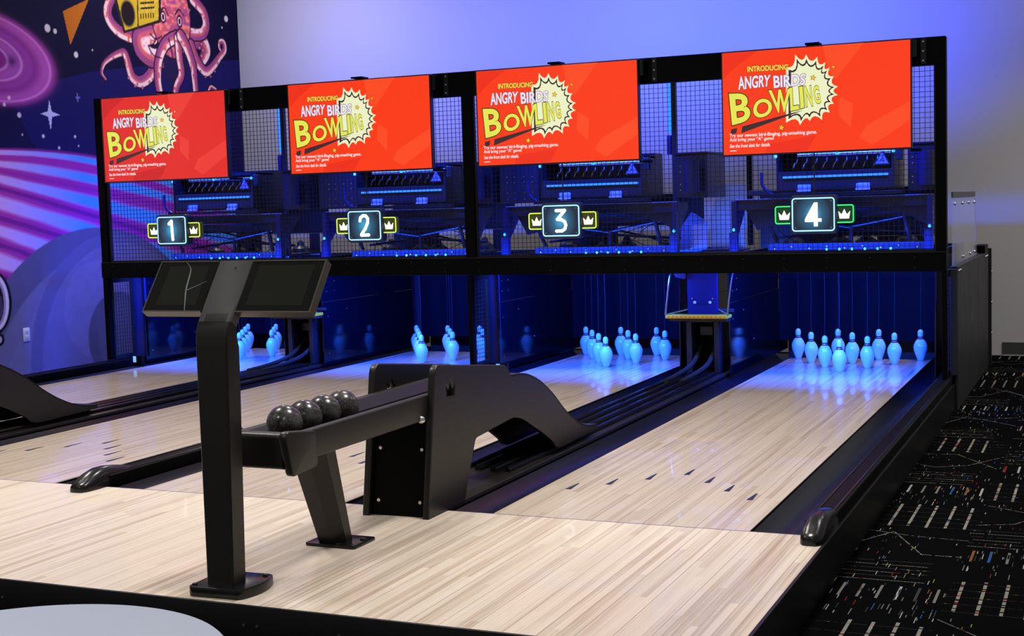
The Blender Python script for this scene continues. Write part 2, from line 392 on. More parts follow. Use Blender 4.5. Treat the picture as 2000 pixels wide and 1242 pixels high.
# ================================================================== the setting
# carpet: black ground with woven dashes, ladders and zigzags
for n, c in (('carpet_black', (0.0028, 0.003, 0.0034)), ('yarn_bar', (0.21, 0.20, 0.18)), ('yarn_grey', (0.13, 0.125, 0.115)), ('yarn_white', (0.26, 0.26, 0.25)), ('yarn_red', (0.15, 0.015, 0.015)),
             ('yarn_blue', (0.02, 0.07, 0.18)), ('yarn_yellow', (0.19, 0.175, 0.04)), ('yarn_orange', (0.15, 0.06, 0.025)), ('yarn_dim', (0.035, 0.035, 0.034))):
    mat(n, c, 0.95, spec=0.0)
def carpet():
    m = MB().use('carpet_black')
    m.add([(XWALL-0.2, -5.4, FLOOR), (5.0, -5.4, FLOOR), (5.0, YW, FLOOR), (XWALL-0.2, YW, FLOOR)], [[0, 1, 2, 3]])
    rnd = random.Random(3); Z = FLOOR+0.0012
    def dash(x, y, w, l, c, z=Z, sk=0.0):
        m.use(c); m.add([(x-w/2, y-l/2, z), (x+w/2, y-l/2, z), (x+w/2+sk, y+l/2, z), (x-w/2+sk, y+l/2, z)], [[0, 1, 2, 3]])
    def seg(x0, y0, x1, y1, w, c):
        d = Vector((x1-x0, y1-y0)); L = d.length; d.normalize(); n = Vector((-d.y, d.x))*w/2
        k = max(1, int(L/0.012)); last = c
        for i in range(k):
            if rnd.random() < 0.10: continue
            a = Vector((x0, y0))+d*L*i/k; b = Vector((x0, y0))+d*L*(i+0.85)/k
            cc = c if rnd.random() < 0.8 else rnd.choice(['yarn_white', 'yarn_red', 'yarn_dim', 'yarn_yellow', 'yarn_dim'])
            m.use(cc); m.add([(a.x+n.x, a.y+n.y, Z), (b.x+n.x, b.y+n.y, Z), (b.x-n.x, b.y-n.y, Z), (a.x-n.x, a.y-n.y, Z)], [[0, 1, 2, 3]])
    colors = ['yarn_grey', 'yarn_white', 'yarn_grey', 'yarn_white', 'yarn_grey', 'yarn_white', 'yarn_dim', 'yarn_red', 'yarn_blue', 'yarn_yellow', 'yarn_orange', 'yarn_grey']
    X0, X1 = 0.78, 1.75
    tile = 0.46
    xs = X0
    while xs < X1:
        y = -2.3+rnd.random()*0.5; k = rnd.randrange(4)
        while y < YW-0.05:
            h = (0.50, 0.44, 0.34, 0.52)[k % 4]; xe = xs+tile; yt = min(y+h, YW-0.02)
            if k % 4 == 0:                                   # ladder bars
                n = 6
                for i in range(n):
                    xx = xs+tile*(i+0.5)/n
                    if rnd.random() < 0.94: seg(xx, y+0.02+rnd.random()*0.05, xx+0.0, yt-0.02-rnd.random()*0.05, 0.012, 'yarn_bar')
                for j in range(5): seg(xs, y+0.05+j*0.09, xe, y+0.05+j*0.09+rnd.uniform(-.01, .01), 0.0025, 'yarn_dim')
            elif k % 4 == 1:                                 # coloured dashes
                for i in range(7):
                    xx = xs+tile*(i+0.5)/7
                    dash(xx, y+h*0.72, 0.010, 0.17, rnd.choice(colors+['yarn_grey']))
                for i in range(60):
                    dash(xs+rnd.random()*tile, y+rnd.random()*(yt-y), 0.0032, rnd.uniform(0.02, 0.08), rnd.choice(colors+['yarn_dim', 'yarn_dim', 'yarn_grey', 'yarn_dim', 'yarn_grey', 'yarn_white']))
            elif k % 4 == 2:                                 # fine cross lines
                for j in range(6):
                    yy = y+0.03+j*0.055; seg(xs, yy, xs+tile*0.8, yy, 0.005, 'yarn_dim' if j % 2 else 'yarn_grey')
                for j in range(16): dash(xs+rnd.random()*tile, y+rnd.random()*(yt-y), 0.003, 0.05, rnd.choice(colors))
            else:                                            # zigzag
                px, py = xs, y+rnd.random()*0.2
                for i in range(3):
                    qx, qy = xs+tile*(i+1)/3, y+rnd.uniform(0.05, h-0.04)
                    seg(px, py, qx, qy, 0.006, 'yarn_grey'); px, py = qx, qy
                px, py = xs, y+h*0.9
                for i in range(2):
                    qx, qy = xs+tile*(i+1)/2, y+rnd.uniform(0.1, h)
                    seg(px, py, qx, qy, 0.005, 'yarn_grey'); px, py = qx, qy
                for i in range(30): dash(xs+rnd.random()*tile, y+rnd.random()*(yt-y), 0.003, rnd.uniform(0.015, 0.05), rnd.choice(colors+['yarn_dim']*4))
            y += h; k += 1 if rnd.random() < 0.85 else 2
        xs += tile
    return m
fl = struct('floor', carpet(), smooth=0)
fl['label'] = 'black carpet with woven grey and coloured dashes'
struct('wall_back', MB().box(XWALL-0.1, 5.0, YW, YW+0.1, FLOOR, 4.6), 'wall_paint')
bb = MB().use('baseboard_dark'); bb.box(0.9, 5.0, YW-0.012, YW-0.001, FLOOR+0.008, FLOOR+0.115); bb.use('baseboard_white'); bb.box(0.9, 5.0, YW-0.02, YW-0.001, FLOOR+0.0002, FLOOR+0.009)
struct('baseboard_back', bb)
struct('wall_left', MB().box(XWALL-0.1, XWALL, -5.4, YW, FLOOR, 4.6), 'wall_paint')

# ---- wall painting: computed on a fine grid of the wall itself, coordinates (y, z) in metres on the wall
def mural():
    y0, y1, z0, z1 = 3.55, YW-0.002, FLOOR+0.01, 3.62
    ny, nz = 520, 520
    Y = np.linspace(y0, y1, ny); Z = np.linspace(z0, z1, nz); YY, ZZ = np.meshgrid(Y, Z)
    lin = lambda c: np.array(s2l(*c))
    rng = np.random.default_rng(5)
    def noise(sy, sz, seed):
        g = np.random.default_rng(seed).random((sz+2, sy+2)); fy = (YY-y0)/(y1-y0)*sy; fz = (ZZ-z0)/(z1-z0)*sz
        iy, iz = fy.astype(int), fz.astype(int); ty, tz = fy-iy, fz-iz; ty = ty*ty*(3-2*ty); tz = tz*tz*(3-2*tz)
        return (g[iz, iy]*(1-ty)+g[iz, iy+1]*ty)*(1-tz)+(g[iz+1, iy]*(1-ty)+g[iz+1, iy+1]*ty)*tz
    C = np.zeros((nz, ny, 3)); C[:] = lin((13, 10, 46))
    def over(mask, col):
        m = np.clip(mask, 0, 1)[..., None]; C[:] = C*(1-m)+np.asarray(col)*m
    sm = lambda d, w: np.clip(0.5-d/w, 0, 1)                  # d < 0 inside
    px = 0.009
    # lighter navy fields
    zb = np.interp(YY, [3.5, 3.989, 4.435, 5.156, 6.456, 7.5], [2.1, 2.264, 2.423, 2.59, 2.783, 2.897])
    over(sm(ZZ-zb, px), lin((24, 20, 84)))
    zb2 = np.interp(YY, [3.5, 4.1, 4.21, 4.39, 4.6], [2.6, 2.35, 2.116, 1.844, 1.5])
    over(sm(ZZ-zb2, px)*sm(YY-4.6, px), lin((18, 15, 62)))
    # swirling planet rings
    cy, cz = 3.86, 2.62
    r = np.sqrt(((YY-cy)/0.80)**2+((ZZ-cz+0.10*(YY-cy))/0.385)**2)
    over(np.clip((1.06-r)/0.10, 0, 1), lin((120, 32, 120)))
    for rr, w, c in ((0.86, 0.13, (176, 84, 168)), (0.62, 0.07, (150, 60, 150)), (0.40, 0.15, (172, 84, 172)), (0.20, 0.1, (128, 36, 128)), (0.93, 0.02, (205, 120, 195)), (0.50, 0.02, (205, 130, 200)), (0.30, 0.02, (200, 130, 200))):
        over(np.exp(-((r-rr)/w)**2)*0.9, lin(c))
    over(np.exp(-(((YY-4.15)/0.06)**2+((ZZ-2.60)/0.05)**2))*0.8, lin((50, 20, 90)))
    # fan of magenta and blue bands
    ks = [(1.86, 1.83, 1.64), (1.782, 1.703, 1.474), (1.674, 1.505, 1.341), (1.523, 1.265, 0.997), (1.265, 0.959, 0.587), (1.036, 0.638, 0.125), (0.75, 0.30, -0.35)]
    ys_ = (3.93, 5.09, 6.27); tab = []
    yy = Y
    for k in ks:
        co = np.polyfit(ys_, k, 2); tab.append(np.polyval(co, yy))
    tab = np.array(tab)                                        # band index -> z along y
    K = np.zeros((nz, ny))
    for i in range(ny): K[:, i] = np.interp(-Z, -tab[:, i], np.arange(len(ks)), left=-1, right=len(ks)-1)
    K = K+0.05*(noise(10, 60, 2)-0.5)
    ph = 0.5+0.5*np.cos(2*PI*(K-1.0))                        # 1 on magenta centre lines
    t = np.clip((YY-3.9)/1.05, 0, 1)[..., None]
    mag = lin((158, 52, 150))*(1-t)+lin((150, 44, 160))*t
    blu = lin((196, 158, 222))*(1-t)+lin((66, 146, 255))*t
    hot = lin((190, 70, 150))
    w = np.clip((ph-0.22)/0.5, 0, 1)[..., None]; w = w*w*(3-2*w)
    band = blu*(1-w)+mag*w
    edge = np.exp(-((ph-0.45)/0.10)**2)[..., None]*0.55
    band = band*(1-edge)+hot*edge
    dk = (np.clip((ph-0.88)/0.1, 0, 1)*np.clip((K-1.8)/0.6, 0, 1))[..., None]*0.6
    band = band*(1-dk)+lin((70, 20, 110))*dk
    inb = np.clip((K+0.05)/0.35, 0, 1)
    C[:] = C*(1-inb[..., None])+band*inb[..., None]
    # stars and dots
    for (a, b, rr) in ((4.601, 2.926, .035), (4.695, 2.909, .022), (4.949, 2.725, .027), (7.289, 3.308, .032), (5.172, 2.787, .008), (4.09, 2.287, .016), (4.032, 2.228, .016), (4.198, 2.146, .022), (4.474, 1.976, .016), (4.877, 1.986, .013), (4.664, 1.879, .013), (6.658, 3.324, .013), (7.208, 3.208, .01), (4.917, 1.904, .008), (4.221, 1.98, .008)):
        over(sm(np.hypot(YY-a, ZZ-b)-rr, px), lin((205, 200, 205)))
    def poly(P, col, f=1.0):
        m = np.zeros((nz, ny), bool); k = len(P)
        for i in range(k):
            (ax, az), (bx, bz) = P[i], P[(i+1) % k]
            if az == bz: continue
            cnd = ((az > ZZ) != (bz > ZZ)) & (YY < (bx-ax)*(ZZ-az)/(bz-az)+ax); m ^= cnd
        over(m*f, lin(col))
    def star4(c, up, dn, lf, rt, q, col):
        poly([(c[0], c[1]+up), (c[0]+q, c[1]+q), (c[0]+rt, c[1]), (c[0]+q, c[1]-q), (c[0], c[1]-dn), (c[0]-q, c[1]-q), (c[0]-lf, c[1]), (c[0]-q, c[1]+q)], col)
    star4((4.572, 2.172), 0.128, 0.145, 0.115, 0.125, 0.024, (190, 190, 225)); star4((4.939, 2.34), 0.055, 0.06, 0.04, 0.045, 0.01, (98, 98, 175))
    poly([(4.807, 3.097), (5.161, 3.25), (4.883, 2.806)], (186, 104, 24))
    # octopus with a portable stereo
    def sdist(P, r0, r1):
        """signed distance to a tapering stroke and how far along and across it each point lies"""
        Q = [(q[0], q[1]) for q in spline(P, 7)]; n = len(Q); best = np.full((nz, ny), 9.0); al = np.zeros((nz, ny)); sd = np.zeros((nz, ny))
        for i in range(n-1):
            ax, az = Q[i]; bx, bz = Q[i+1]; dx, dz = bx-ax, bz-az; L2 = dx*dx+dz*dz+1e-12
            tt = np.clip(((YY-ax)*dx+(ZZ-az)*dz)/L2, 0, 1); d = np.hypot(YY-ax-tt*dx, ZZ-az-tt*dz)
            f = (i+tt)/(n-1); dd = d-(r0+(r1-r0)*f); m = dd < best
            best = np.where(m, dd, best); al = np.where(m, f, al)
            cr = ((YY-ax)*dz-(ZZ-az)*dx)/math.sqrt(L2)/(r0+(r1-r0)*f+1e-6); sd = np.where(m, cr, sd)
        return best, al, sd
    n1, n2 = noise(60, 60, 11), noise(120, 120, 12)
    def arm(P, r0, r1, flip=1, suck=False):
        d, al, sd = sdist(P, r0, r1); sd = sd*flip; d = d+0.004*(n2-0.5)
        over(sm(d-0.019, px), lin((30, 16, 44)))
        base = lin((196, 92, 84))*(n1[..., None])+lin((160, 78, 116))*(1-n1[..., None])
        m = sm(d, px)[..., None]; C[:] = C*(1-m)+base*m
        over(sm(d, px)*np.clip((sd-0.15)/0.3, 0, 1)*0.8, lin((120, 56, 124)))
        over(sm(d, px)*np.clip((-sd-0.1)/0.25, 0, 1)*np.clip((n2-0.15)*3, 0, 1)*0.95, lin((236, 196, 206)))
        if suck:
            Q = spline(P, 7)
            for q in Q[2:-4:2]:
                pass
    def suckers(pts, r=0.020):
        for a, b in pts:
            d = np.hypot(YY-a, ZZ-b); over(sm(d-r, px), lin((40, 20, 50))); over(sm(d-r*0.62, px), lin((196, 104, 120)))
    arm([(6.711, 3.032), (6.865, 3.015), (6.911, 2.936), (6.861, 2.858)], 0.085, 0.06); suckers([(6.78, 3.02), (6.84, 3.0), (6.80, 2.96), (6.86, 2.94), (6.83, 2.88)], 0.026)
    arm([(6.5, 3.128), (6.665, 3.089), (6.855, 3.108), (6.932, 3.21), (6.89, 3.341), (6.726, 3.436)], 0.06, 0.05)
    arm([(6.07, 2.983), (5.837, 2.96), (5.651, 2.975), (5.509, 3.023), (5.422, 3.108), (5.416, 3.202), (5.508, 3.35)], 0.055, 0.05)
    arm([(6.117, 2.774), (5.979, 2.614), (5.835, 2.545), (5.717, 2.585), (5.667, 2.702), (5.623, 2.8), (5.541, 2.792), (5.414, 2.738), (5.324, 2.678), (5.282, 2.59), (5.334, 2.533)], 0.062, 0.008); suckers([(6.06, 2.64), (5.97, 2.55), (5.86, 2.49), (5.75, 2.50), (5.66, 2.57)], 0.018)
    arm([(5.995, 3.02), (5.86, 2.97), (5.875, 2.863), (6.02, 2.793), (6.2, 2.80)], 0.10, 0.09); suckers([(5.93, 2.76), (6.0, 2.73), (6.07, 2.72)], 0.016)
    arm([(6.656, 2.975), (6.762, 2.808), (6.894, 2.725), (7.032, 2.799), (7.138, 2.893), (7.236, 2.976), (7.224, 3.055), (7.16, 3.055), (7.147, 3.0), (7.17, 2.97)], 0.055, 0.012, -1); suckers([(6.80, 2.72), (6.88, 2.67), (6.97, 2.68), (7.05, 2.74)], 0.016)
    poly([(6.20, 2.86), (6.56, 2.90), (6.58, 2.70), (6.50, 2.56), (6.30, 2.52), (6.2, 2.62)], (30, 22, 66))
    # mantle and face
    d = np.sqrt(((YY-6.36)/0.30)**2+((ZZ-3.22)/0.40)**2)-1
    over(sm(d-0.05, 0.03), lin((30, 16, 44)))
    m = sm(d, 0.03)[..., None]; face = lin((186, 82, 82))*n1[..., None]+lin((140, 62, 122))*(1-n1[..., None]); C[:] = C*(1-m)+face*m
    over(sm(d, 0.03)*np.clip((n2-0.55)*4, 0, 1)*0.7, lin((216, 128, 120)))
    arm([(6.42, 3.03), (6.25, 2.95), (6.14, 2.80), (6.10, 2.614), (6.123, 2.44)], 0.06, 0.042, 1)
    arm([(6.45, 3.02), (6.46, 2.83), (6.48, 2.667), (6.40, 2.55), (6.36, 2.46)], 0.05, 0.036, -1)
    arm([(6.5, 3.05), (6.593, 2.933), (6.673, 2.77), (6.695, 2.616), (6.705, 2.47)], 0.06, 0.036, -1)
    arm([(6.931, 2.528), (6.97, 2.573), (7.05, 2.55)], 0.02, 0.012)
    for e0, bw in (((6.23, 3.209), ((6.195, 3.27), (6.26, 3.30), (6.31, 3.23))), ((6.489, 3.193), ((6.43, 3.26), (6.49, 3.31), (6.56, 3.26)))):
        d = np.sqrt(((YY-e0[0])/0.035)**2+((ZZ-e0[1])/0.05)**2)-1
        over(sm(d-0.3, 0.2), lin((34, 16, 44))); over(sm(d+0.15, 0.2), lin((214, 170, 190))); over(sm(np.sqrt(((YY-e0[0])/0.018)**2+((ZZ-e0[1])/0.03)**2)-1, 0.2), lin((28, 14, 40)))
        dd, _, _ = sdist(list(bw), 0.010, 0.008); over(sm(dd, px), lin((34, 16, 44)))
    for P in (((6.02, 3.02), (6.1, 2.98), (6.2, 3.02)), ((5.98, 2.9), (6.05, 2.82), (6.18, 2.80)), ((6.30, 3.0), (6.34, 2.88), (6.36, 2.80))):
        dd, _, _ = sdist(list(P), 0.010, 0.006); over(sm(dd, px), lin((40, 18, 52)))
    # portable stereo
    poly([(5.50, 3.62), (5.51, 3.29), (5.625, 2.985), (6.19, 3.15), (6.23, 3.62)], (38, 28, 30))
    poly([(5.545, 3.62), (5.55, 3.30), (5.645, 3.015), (6.155, 3.17), (6.20, 3.62)], (176, 150, 40))
    over(0.45*(n2 > 0.62)*(np.abs(YY-5.86) < 0.30)*(ZZ > 3.2), lin((196, 180, 84)))
    d = np.sqrt(((YY-5.70)/0.095)**2+((ZZ-3.18)/0.115)**2)-1
    over(sm(d-0.14, 0.08), lin((110, 96, 36))); over(sm(d, 0.08), lin((26, 18, 26)))
    poly([(5.83, 3.05), (5.845, 3.40), (5.86, 3.40), (5.85, 3.05)], (60, 46, 30))
    for q in range(4): poly([(5.89, 3.24+q*0.05), (6.10, 3.275+q*0.05), (6.10, 3.295+q*0.05), (5.89, 3.26+q*0.05)], (58, 44, 34))
    for q in range(6): poly([(5.88+q*0.038, 3.15+q*0.006), (5.90+q*0.038, 3.155+q*0.006), (5.90+q*0.038, 3.205+q*0.006), (5.88+q*0.038, 3.20+q*0.006)], (48, 36, 32))
    # grey-blue moon with nested discs
    def fitc(P):
        A = np.array([(2*a, 2*b, 1) for a, b in P]); q = np.array([a*a+b*b for a, b in P]); s = np.linalg.lstsq(A, q, rcond=None)[0]; return s[0], s[1], math.sqrt(s[2]+s[0]**2+s[1]**2)
    def disc(c, col, soft=px): over(sm(np.hypot(YY-c[0], ZZ-c[1])-c[2], soft), lin(col))
    A0 = fitc([(3.955, 0.751), (4.339, 0.997), (4.768, 1.132), (5.111, 1.156), (5.359, 1.14), (5.91, 0.96)])
    disc(A0, (84, 84, 122))
    disc((A0[0]+0.14, A0[1]-0.12, A0[2]-0.09), (106, 106, 146))
    disc((A0[0]+0.20, A0[1]-0.16, A0[2]-0.19), (112, 112, 152))
    A1 = fitc([(4.275, 0.44), (4.546, 0.806), (4.894, 1.021), (5.119, 1.084)]); disc(A1, (92, 92, 134))
    disc((A1[0]+0.08, A1[1]-0.03, A1[2]-0.06), (104, 104, 146))
    A2 = fitc([(4.612, 0.412), (4.699, 0.683), (4.981, 0.83), (5.123, 0.861)]); disc(A2, (112, 112, 154))
    disc((5.33, 0.13, 0.42), (80, 80, 104)); disc((5.40, 0.10, 0.36), (88, 88, 110))
    over(0.25*np.clip((n1-0.5)*3, 0, 1)*(np.hypot(YY-A0[0], ZZ-A0[1]) < A0[2]), lin((96, 96, 128)))
    # edge of an astronaut's helmet and arm
    for sx, sz, c in ((0.20, 0.27, (12, 12, 16)), (0.168, 0.245, (206, 200, 222)), (0.135, 0.215, (150, 140, 168)), (0.11, 0.19, (24, 22, 30))):
        over(sm(np.sqrt(((YY-3.782)/sx)**2+((ZZ-0.563)/sz)**2)-1, 0.05), lin(c))
    poly([(3.74, 0.72), (3.87, 0.60), (3.885, 0.46), (3.80, 0.38), (3.70, 0.38)], (70, 62, 92), 0.8)
    disc((3.82, 0.245, 0.055), (14, 14, 18)); disc((3.815, 0.245, 0.03), (170, 168, 186))
    poly([(3.55, 0.33), (3.835, 0.335), (3.85, 0.305), (3.55, 0.30)], (16, 16, 20))
    C[:] = np.clip(C*np.array([1.38, 1.30, 1.22]), 0, 0.95)
    # mesh
    V = np.empty((nz*ny, 3)); V[:, 0] = XWALL+0.003; V[:, 1] = YY.ravel(); V[:, 2] = ZZ.ravel()
    idx = np.arange(nz*ny).reshape(nz, ny)
    F = np.stack([idx[:-1, :-1], idx[:-1, 1:], idx[1:, 1:], idx[1:, :-1]], -1).reshape(-1, 4)
    me = bpy.data.meshes.new('wall_mural'); me.vertices.add(len(V)); me.vertices.foreach_set('co', V.ravel())
    me.loops.add(F.size); me.loops.foreach_set('vertex_index', F.ravel().astype(np.int32))
    me.polygons.add(len(F)); me.polygons.foreach_set('loop_start', np.arange(0, F.size, 4, dtype=np.int32)); me.polygons.foreach_set('loop_total', np.full(len(F), 4, np.int32))
    me.update(); me.validate()
    at = me.color_attributes.new('artwork', 'FLOAT_COLOR', 'POINT')
    at.data.foreach_set('color', np.concatenate([np.clip(C, 0, 1).reshape(-1, 3), np.ones((nz*ny, 1))], 1).ravel().astype(np.float32))
    m = bpy.data.materials.new('mural_print'); m.use_nodes = True; b = m.node_tree.nodes['Principled BSDF']
    a = m.node_tree.nodes.new('ShaderNodeAttribute'); a.attribute_name = 'artwork'; m.node_tree.links.new(a.outputs['Color'], b.inputs['Base Color'])
    b.inputs['Roughness'].default_value = 0.7; b.inputs['Specular IOR Level'].default_value = 0.1
    me.materials.append(m)
    o = bpy.data.objects.new('wall_mural', me); COL.objects.link(o)
    tag(o, 'space mural with a pink octopus, magenta bands and a grey moon', 'mural')
mural()
t = thing('power_outlet', 'white power outlet on the grey moon of the mural', 'power outlet', (XWALL+0.004, 4.13, 0.26))
link('cover_plate', MB().box(XWALL+0.0035, XWALL+0.010, 4.09, 4.168, 0.199, 0.318, 0.003), 'white_plastic', t)
for z in (0.234, 0.283):
    f = link('socket', MB().box(XWALL+0.010, XWALL+0.0125, 4.112, 4.146, z-0.017, z+0.017, 0.001), 'white_plastic', t)
    m = MB(); m.box(XWALL+0.0125, XWALL+0.013, 4.120, 4.123, z-0.004, z+0.008); m.box(XWALL+0.0125, XWALL+0.013, 4.135, 4.138, z-0.004, z+0.008)
    link('slot', m, 'slot_dark', f)

# ================================================================== approach and lanes
app = thing('bowling_approach', 'pale maple approach floor in front of the foul line', 'bowling approach', (-2.5, -0.7, 0))
XL, XR, AY = -6.0, 0.821, -1.41
link('wood_deck', MB().box(XL, XR, AY, -0.004, -0.02, 0.0), 'approach_maple', app, smooth=0)
link('front_fascia', MB().box(XL, XR+0.012, AY-0.012, AY-0.0005, FLOOR+0.001, 0.004, 0.002), 'fascia_black', app, 'black front edge board with small screws')
sc = MB()
for x in [-6+0.35*i for i in range(20)]:
    for dx in (0, 0.05): sc.cyl((x+dx, AY-0.012, -0.06), (x+dx, AY-0.0145, -0.06), 0.005, n=10)
link('fascia_screw', sc, 'bolt_steel', app)
link('foul_line', MB().box(XL, XR-0.03, -0.0035, 0.0005, -0.015, 0.0006), 'foul_line', app, 'thin dark foul line')
tag(link('lane_platform', MB().box(XL, XR-0.002, AY+0.02, 6.69, FLOOR+0.001, -0.0912), 'black_rubber'), 'dark low platform that carries the lanes', 'platform')
tag(link('side_board', MB().box(XR+0.0005, XR+0.012, AY, 6.69, FLOOR+0.001, 0.0005), 'fascia_black'), 'long black side board between the lanes and the carpet', 'side board')

def lane_mesh(xc):
    m = MB().use('lane_maple')
    m.box(xc-LW, xc+LW, 0.001, LANE_END, -0.03, 0.0)
    return m
for i, xc in enumerate(LX):
    t = thing('bowling_lane', 'maple bowling lane: '+LN[i], 'bowling lane', (xc, 2.8, 0), 'bowling lanes')
    link('lane_bed', lane_mesh(xc), None, t, smooth=0)
    for dx, dy in zip([-0.405, -0.270, -0.137, 0, 0.137, 0.264, 0.398], [0.53, 0.67, 0.82, 0.967, 0.82, 0.67, 0.53]):
        a = MB(); x, y = xc+dx, dy
        a.add([(x-0.013, y-0.005, 0.0009), (x+0.013, y-0.005, 0.0009), (x+0.003, y+0.13, 0.0009), (x-0.003, y+0.13, 0.0009)], [[0, 1, 2, 3]])
        link('lane_arrow', a, 'arrow_dark', t, smooth=0)
def gutter(xa, xb):
    """shallow rounded trough from xa to xb"""
    m = MB(); n = 12; prof = []
    for i in range(n+1):
        t = i/n; x = xa+(xb-xa)*t; prof.append((x, -0.012-0.062*math.sin(PI*t)**0.8))
    pts = [(xa, -0.004)]+prof+[(xb, -0.004), (xb, -0.09), (xa, -0.09)]
    m.prism(pts, 1, 0.001, LANE_END+0.35); return m
for i, xc in enumerate(LX):
    tag(link('lane_gutter', gutter(xc-LW-GW, xc-LW-0.001), 'gutter_plastic'), 'dark gutter on the mural side of '+LN[i], 'gutter', 'lane gutters')
    tag(link('lane_gutter', gutter(xc+LW+0.001, xc+LW+GW), 'gutter_plastic'), 'dark gutter on the carpet side of '+LN[i], 'gutter', 'lane gutters')

# kerbs between or beside lanes, each with a rounded nose cap
def kerb(x0, x1, label, cap=True, capx=None, wall_side=0):
    t = thing('lane_kerb', label, 'lane kerb', ((x0+x1)/2, 0, 0), 'lane kerbs')
    m = MB(); m.box(x0, x1, 0.02, 6.69 if x0 > 0.5 or x0 < -5 else FY+0.3, -0.09, 0.052, 0.008, 3)
    link('kerb_rail', m, 'black_paint', t)
    r = MB(); r.box(x0+0.012, x0+0.02, 0.03, FY, 0.05, 0.0565, 0.002); r.box(x1-0.02, x1-0.012, 0.03, FY, 0.05, 0.0565, 0.002)
    link('kerb_ridge', r, 'black_gloss', t)
    if cap:
        a, b = capx or (x0, x1)
        c = MB(); n = 14
        # a long capsule that swells and then drops to the floor at its nose
        ys = [-0.155, -0.150, -0.13, -0.10, -0.06, -0.01, 0.05, 0.12, 0.20]
        hs = [0.026, 0.034, 0.042, 0.058, 0.076, 0.088, 0.088, 0.078, 0.062]
        ws = [0.40, 0.62, 0.86, 0.97, 1.0, 1.0, 0.98, 0.92, 0.84]
        V = []; F = []; xc = (a+b)/2; hw = (b-a)/2
        for y, h, w in zip(ys, hs, ws):
            base = 0.0012 if y < 0 else 0.0012
            pr = [(-1, 0), (-1, 0.35), (-0.93, 0.62), (-0.72, 0.86), (-0.4, 0.97), (0, 1), (0.4, 0.97), (0.72, 0.86), (0.93, 0.62), (1, 0.35), (1, 0)]
            for px, pz in pr: V.append((xc+px*hw*w, y, base+pz*h))
        k = 11
        for i in range(len(ys)-1):
            for j in range(k-1): F.append([i*k+j, i*k+j+1, (i+1)*k+j+1, (i+1)*k+j])
            F.append([i*k, (i+1)*k, (i+1)*k+k-1, i*k+k-1])
        F.append(list(range(k))); F.append([(len(ys)-1)*k+j for j in range(k)])
        c.add(V, F); link('nose_cap', c, 'black_gloss', t, 'glossy rounded end cap', 50)
    return t
kerb(0.728, 0.820, 'black kerb with a rounded nose beside the carpet', capx=(0.738, 0.828))
kerb(-2.604, -2.483, 'black kerb with a rounded nose between the two middle lanes', capx=(-2.595, -2.490))
kerb(-5.935, -5.814, 'black kerb along the wall with the mural')

# ball return tracks in the gaps of each lane pair
def track(xm, label):
    t = thing('ball_track', label, 'ball return track', (xm, 2.5, 0), 'ball return tracks')
    link('track_bed', MB().prism(round_poly([(xm-0.148, -0.08), (xm+0.148, -0.08), (xm+0.148, 0.012), (xm+0.105, 0.024), (xm-0.105, 0.024), (xm-0.148, 0.012)], 0.006, 3), 1, 0.02, 5.5), 'black_satin', t)
    for dx, r in ((-0.115, 0.013), (-0.045, 0.016), (0.035, 0.016), (0.105, 0.013)):
        link('rail', MB().tube([(xm+dx, 0.7, 0.032), (xm+dx, 2.0, 0.032), (xm+dx, 4.3, 0.032)], r, 10), 'black_gloss', t)
    for dx in (-0.055, 0.055):                                       # curved rails that climb into the tunnel
        link('climbing_rail', MB().tube(spline([(xm+dx-0.03, 3.75, 0.045), (xm+dx-0.02, 4.05, 0.06), (xm+dx, 4.3, 0.10), (xm+dx, 4.5, 0.19), (xm+dx, 4.62, 0.28)], 5), 0.016, 10), 'black_rubber', t, 'curved rubber ball rail')
    return t
XB = [(-4.209), (-0.878)]
track(XB[0], 'black ball return track between the two lanes nearest the mural')
track(XB[1], 'black ball return track behind the ball rack')

# ================================================================== ball rack in front, its twin at the left edge
def crown_pts(cx, cy, w, h):
    return [(cx-w*0.40, cy-h/2), (cx+w*0.40, cy-h/2), (cx+w*0.5, cy+h*0.28), (cx+w*0.22, cy-h*0.06), (cx, cy+h*0.5), (cx-w*0.22, cy-h*0.06), (cx-w*0.5, cy+h*0.28)]
def plate_with_hole(outline, hole, x0, x1, bev):
    cu = bpy.data.curves.new('plate', 'CURVE'); cu.dimensions = '2D'; cu.fill_mode = 'BOTH'; cu.extrude = (x1-x0)/2-bev; cu.bevel_depth = bev; cu.bevel_resolution = 2; cu.offset = -bev
    for pts in (outline, hole):
        if not pts: continue
        s = cu.splines.new('POLY'); s.points.add(len(pts)-1); s.use_cyclic_u = True
        for p, q in zip(s.points, pts): p.co = (q[0], q[1], 0, 1)
    o = bpy.data.objects.new('plate', cu); me = bpy.data.meshes.new_from_object(o)
    m = MB(); xm = (x0+x1)/2
    m.add([(xm+v.co.z, v.co.x, v.co.y) for v in me.vertices], [list(p.vertices) for p in me.polygons])
    bpy.data.objects.remove(o); bpy.data.curves.remove(cu); bpy.data.meshes.remove(me); return m

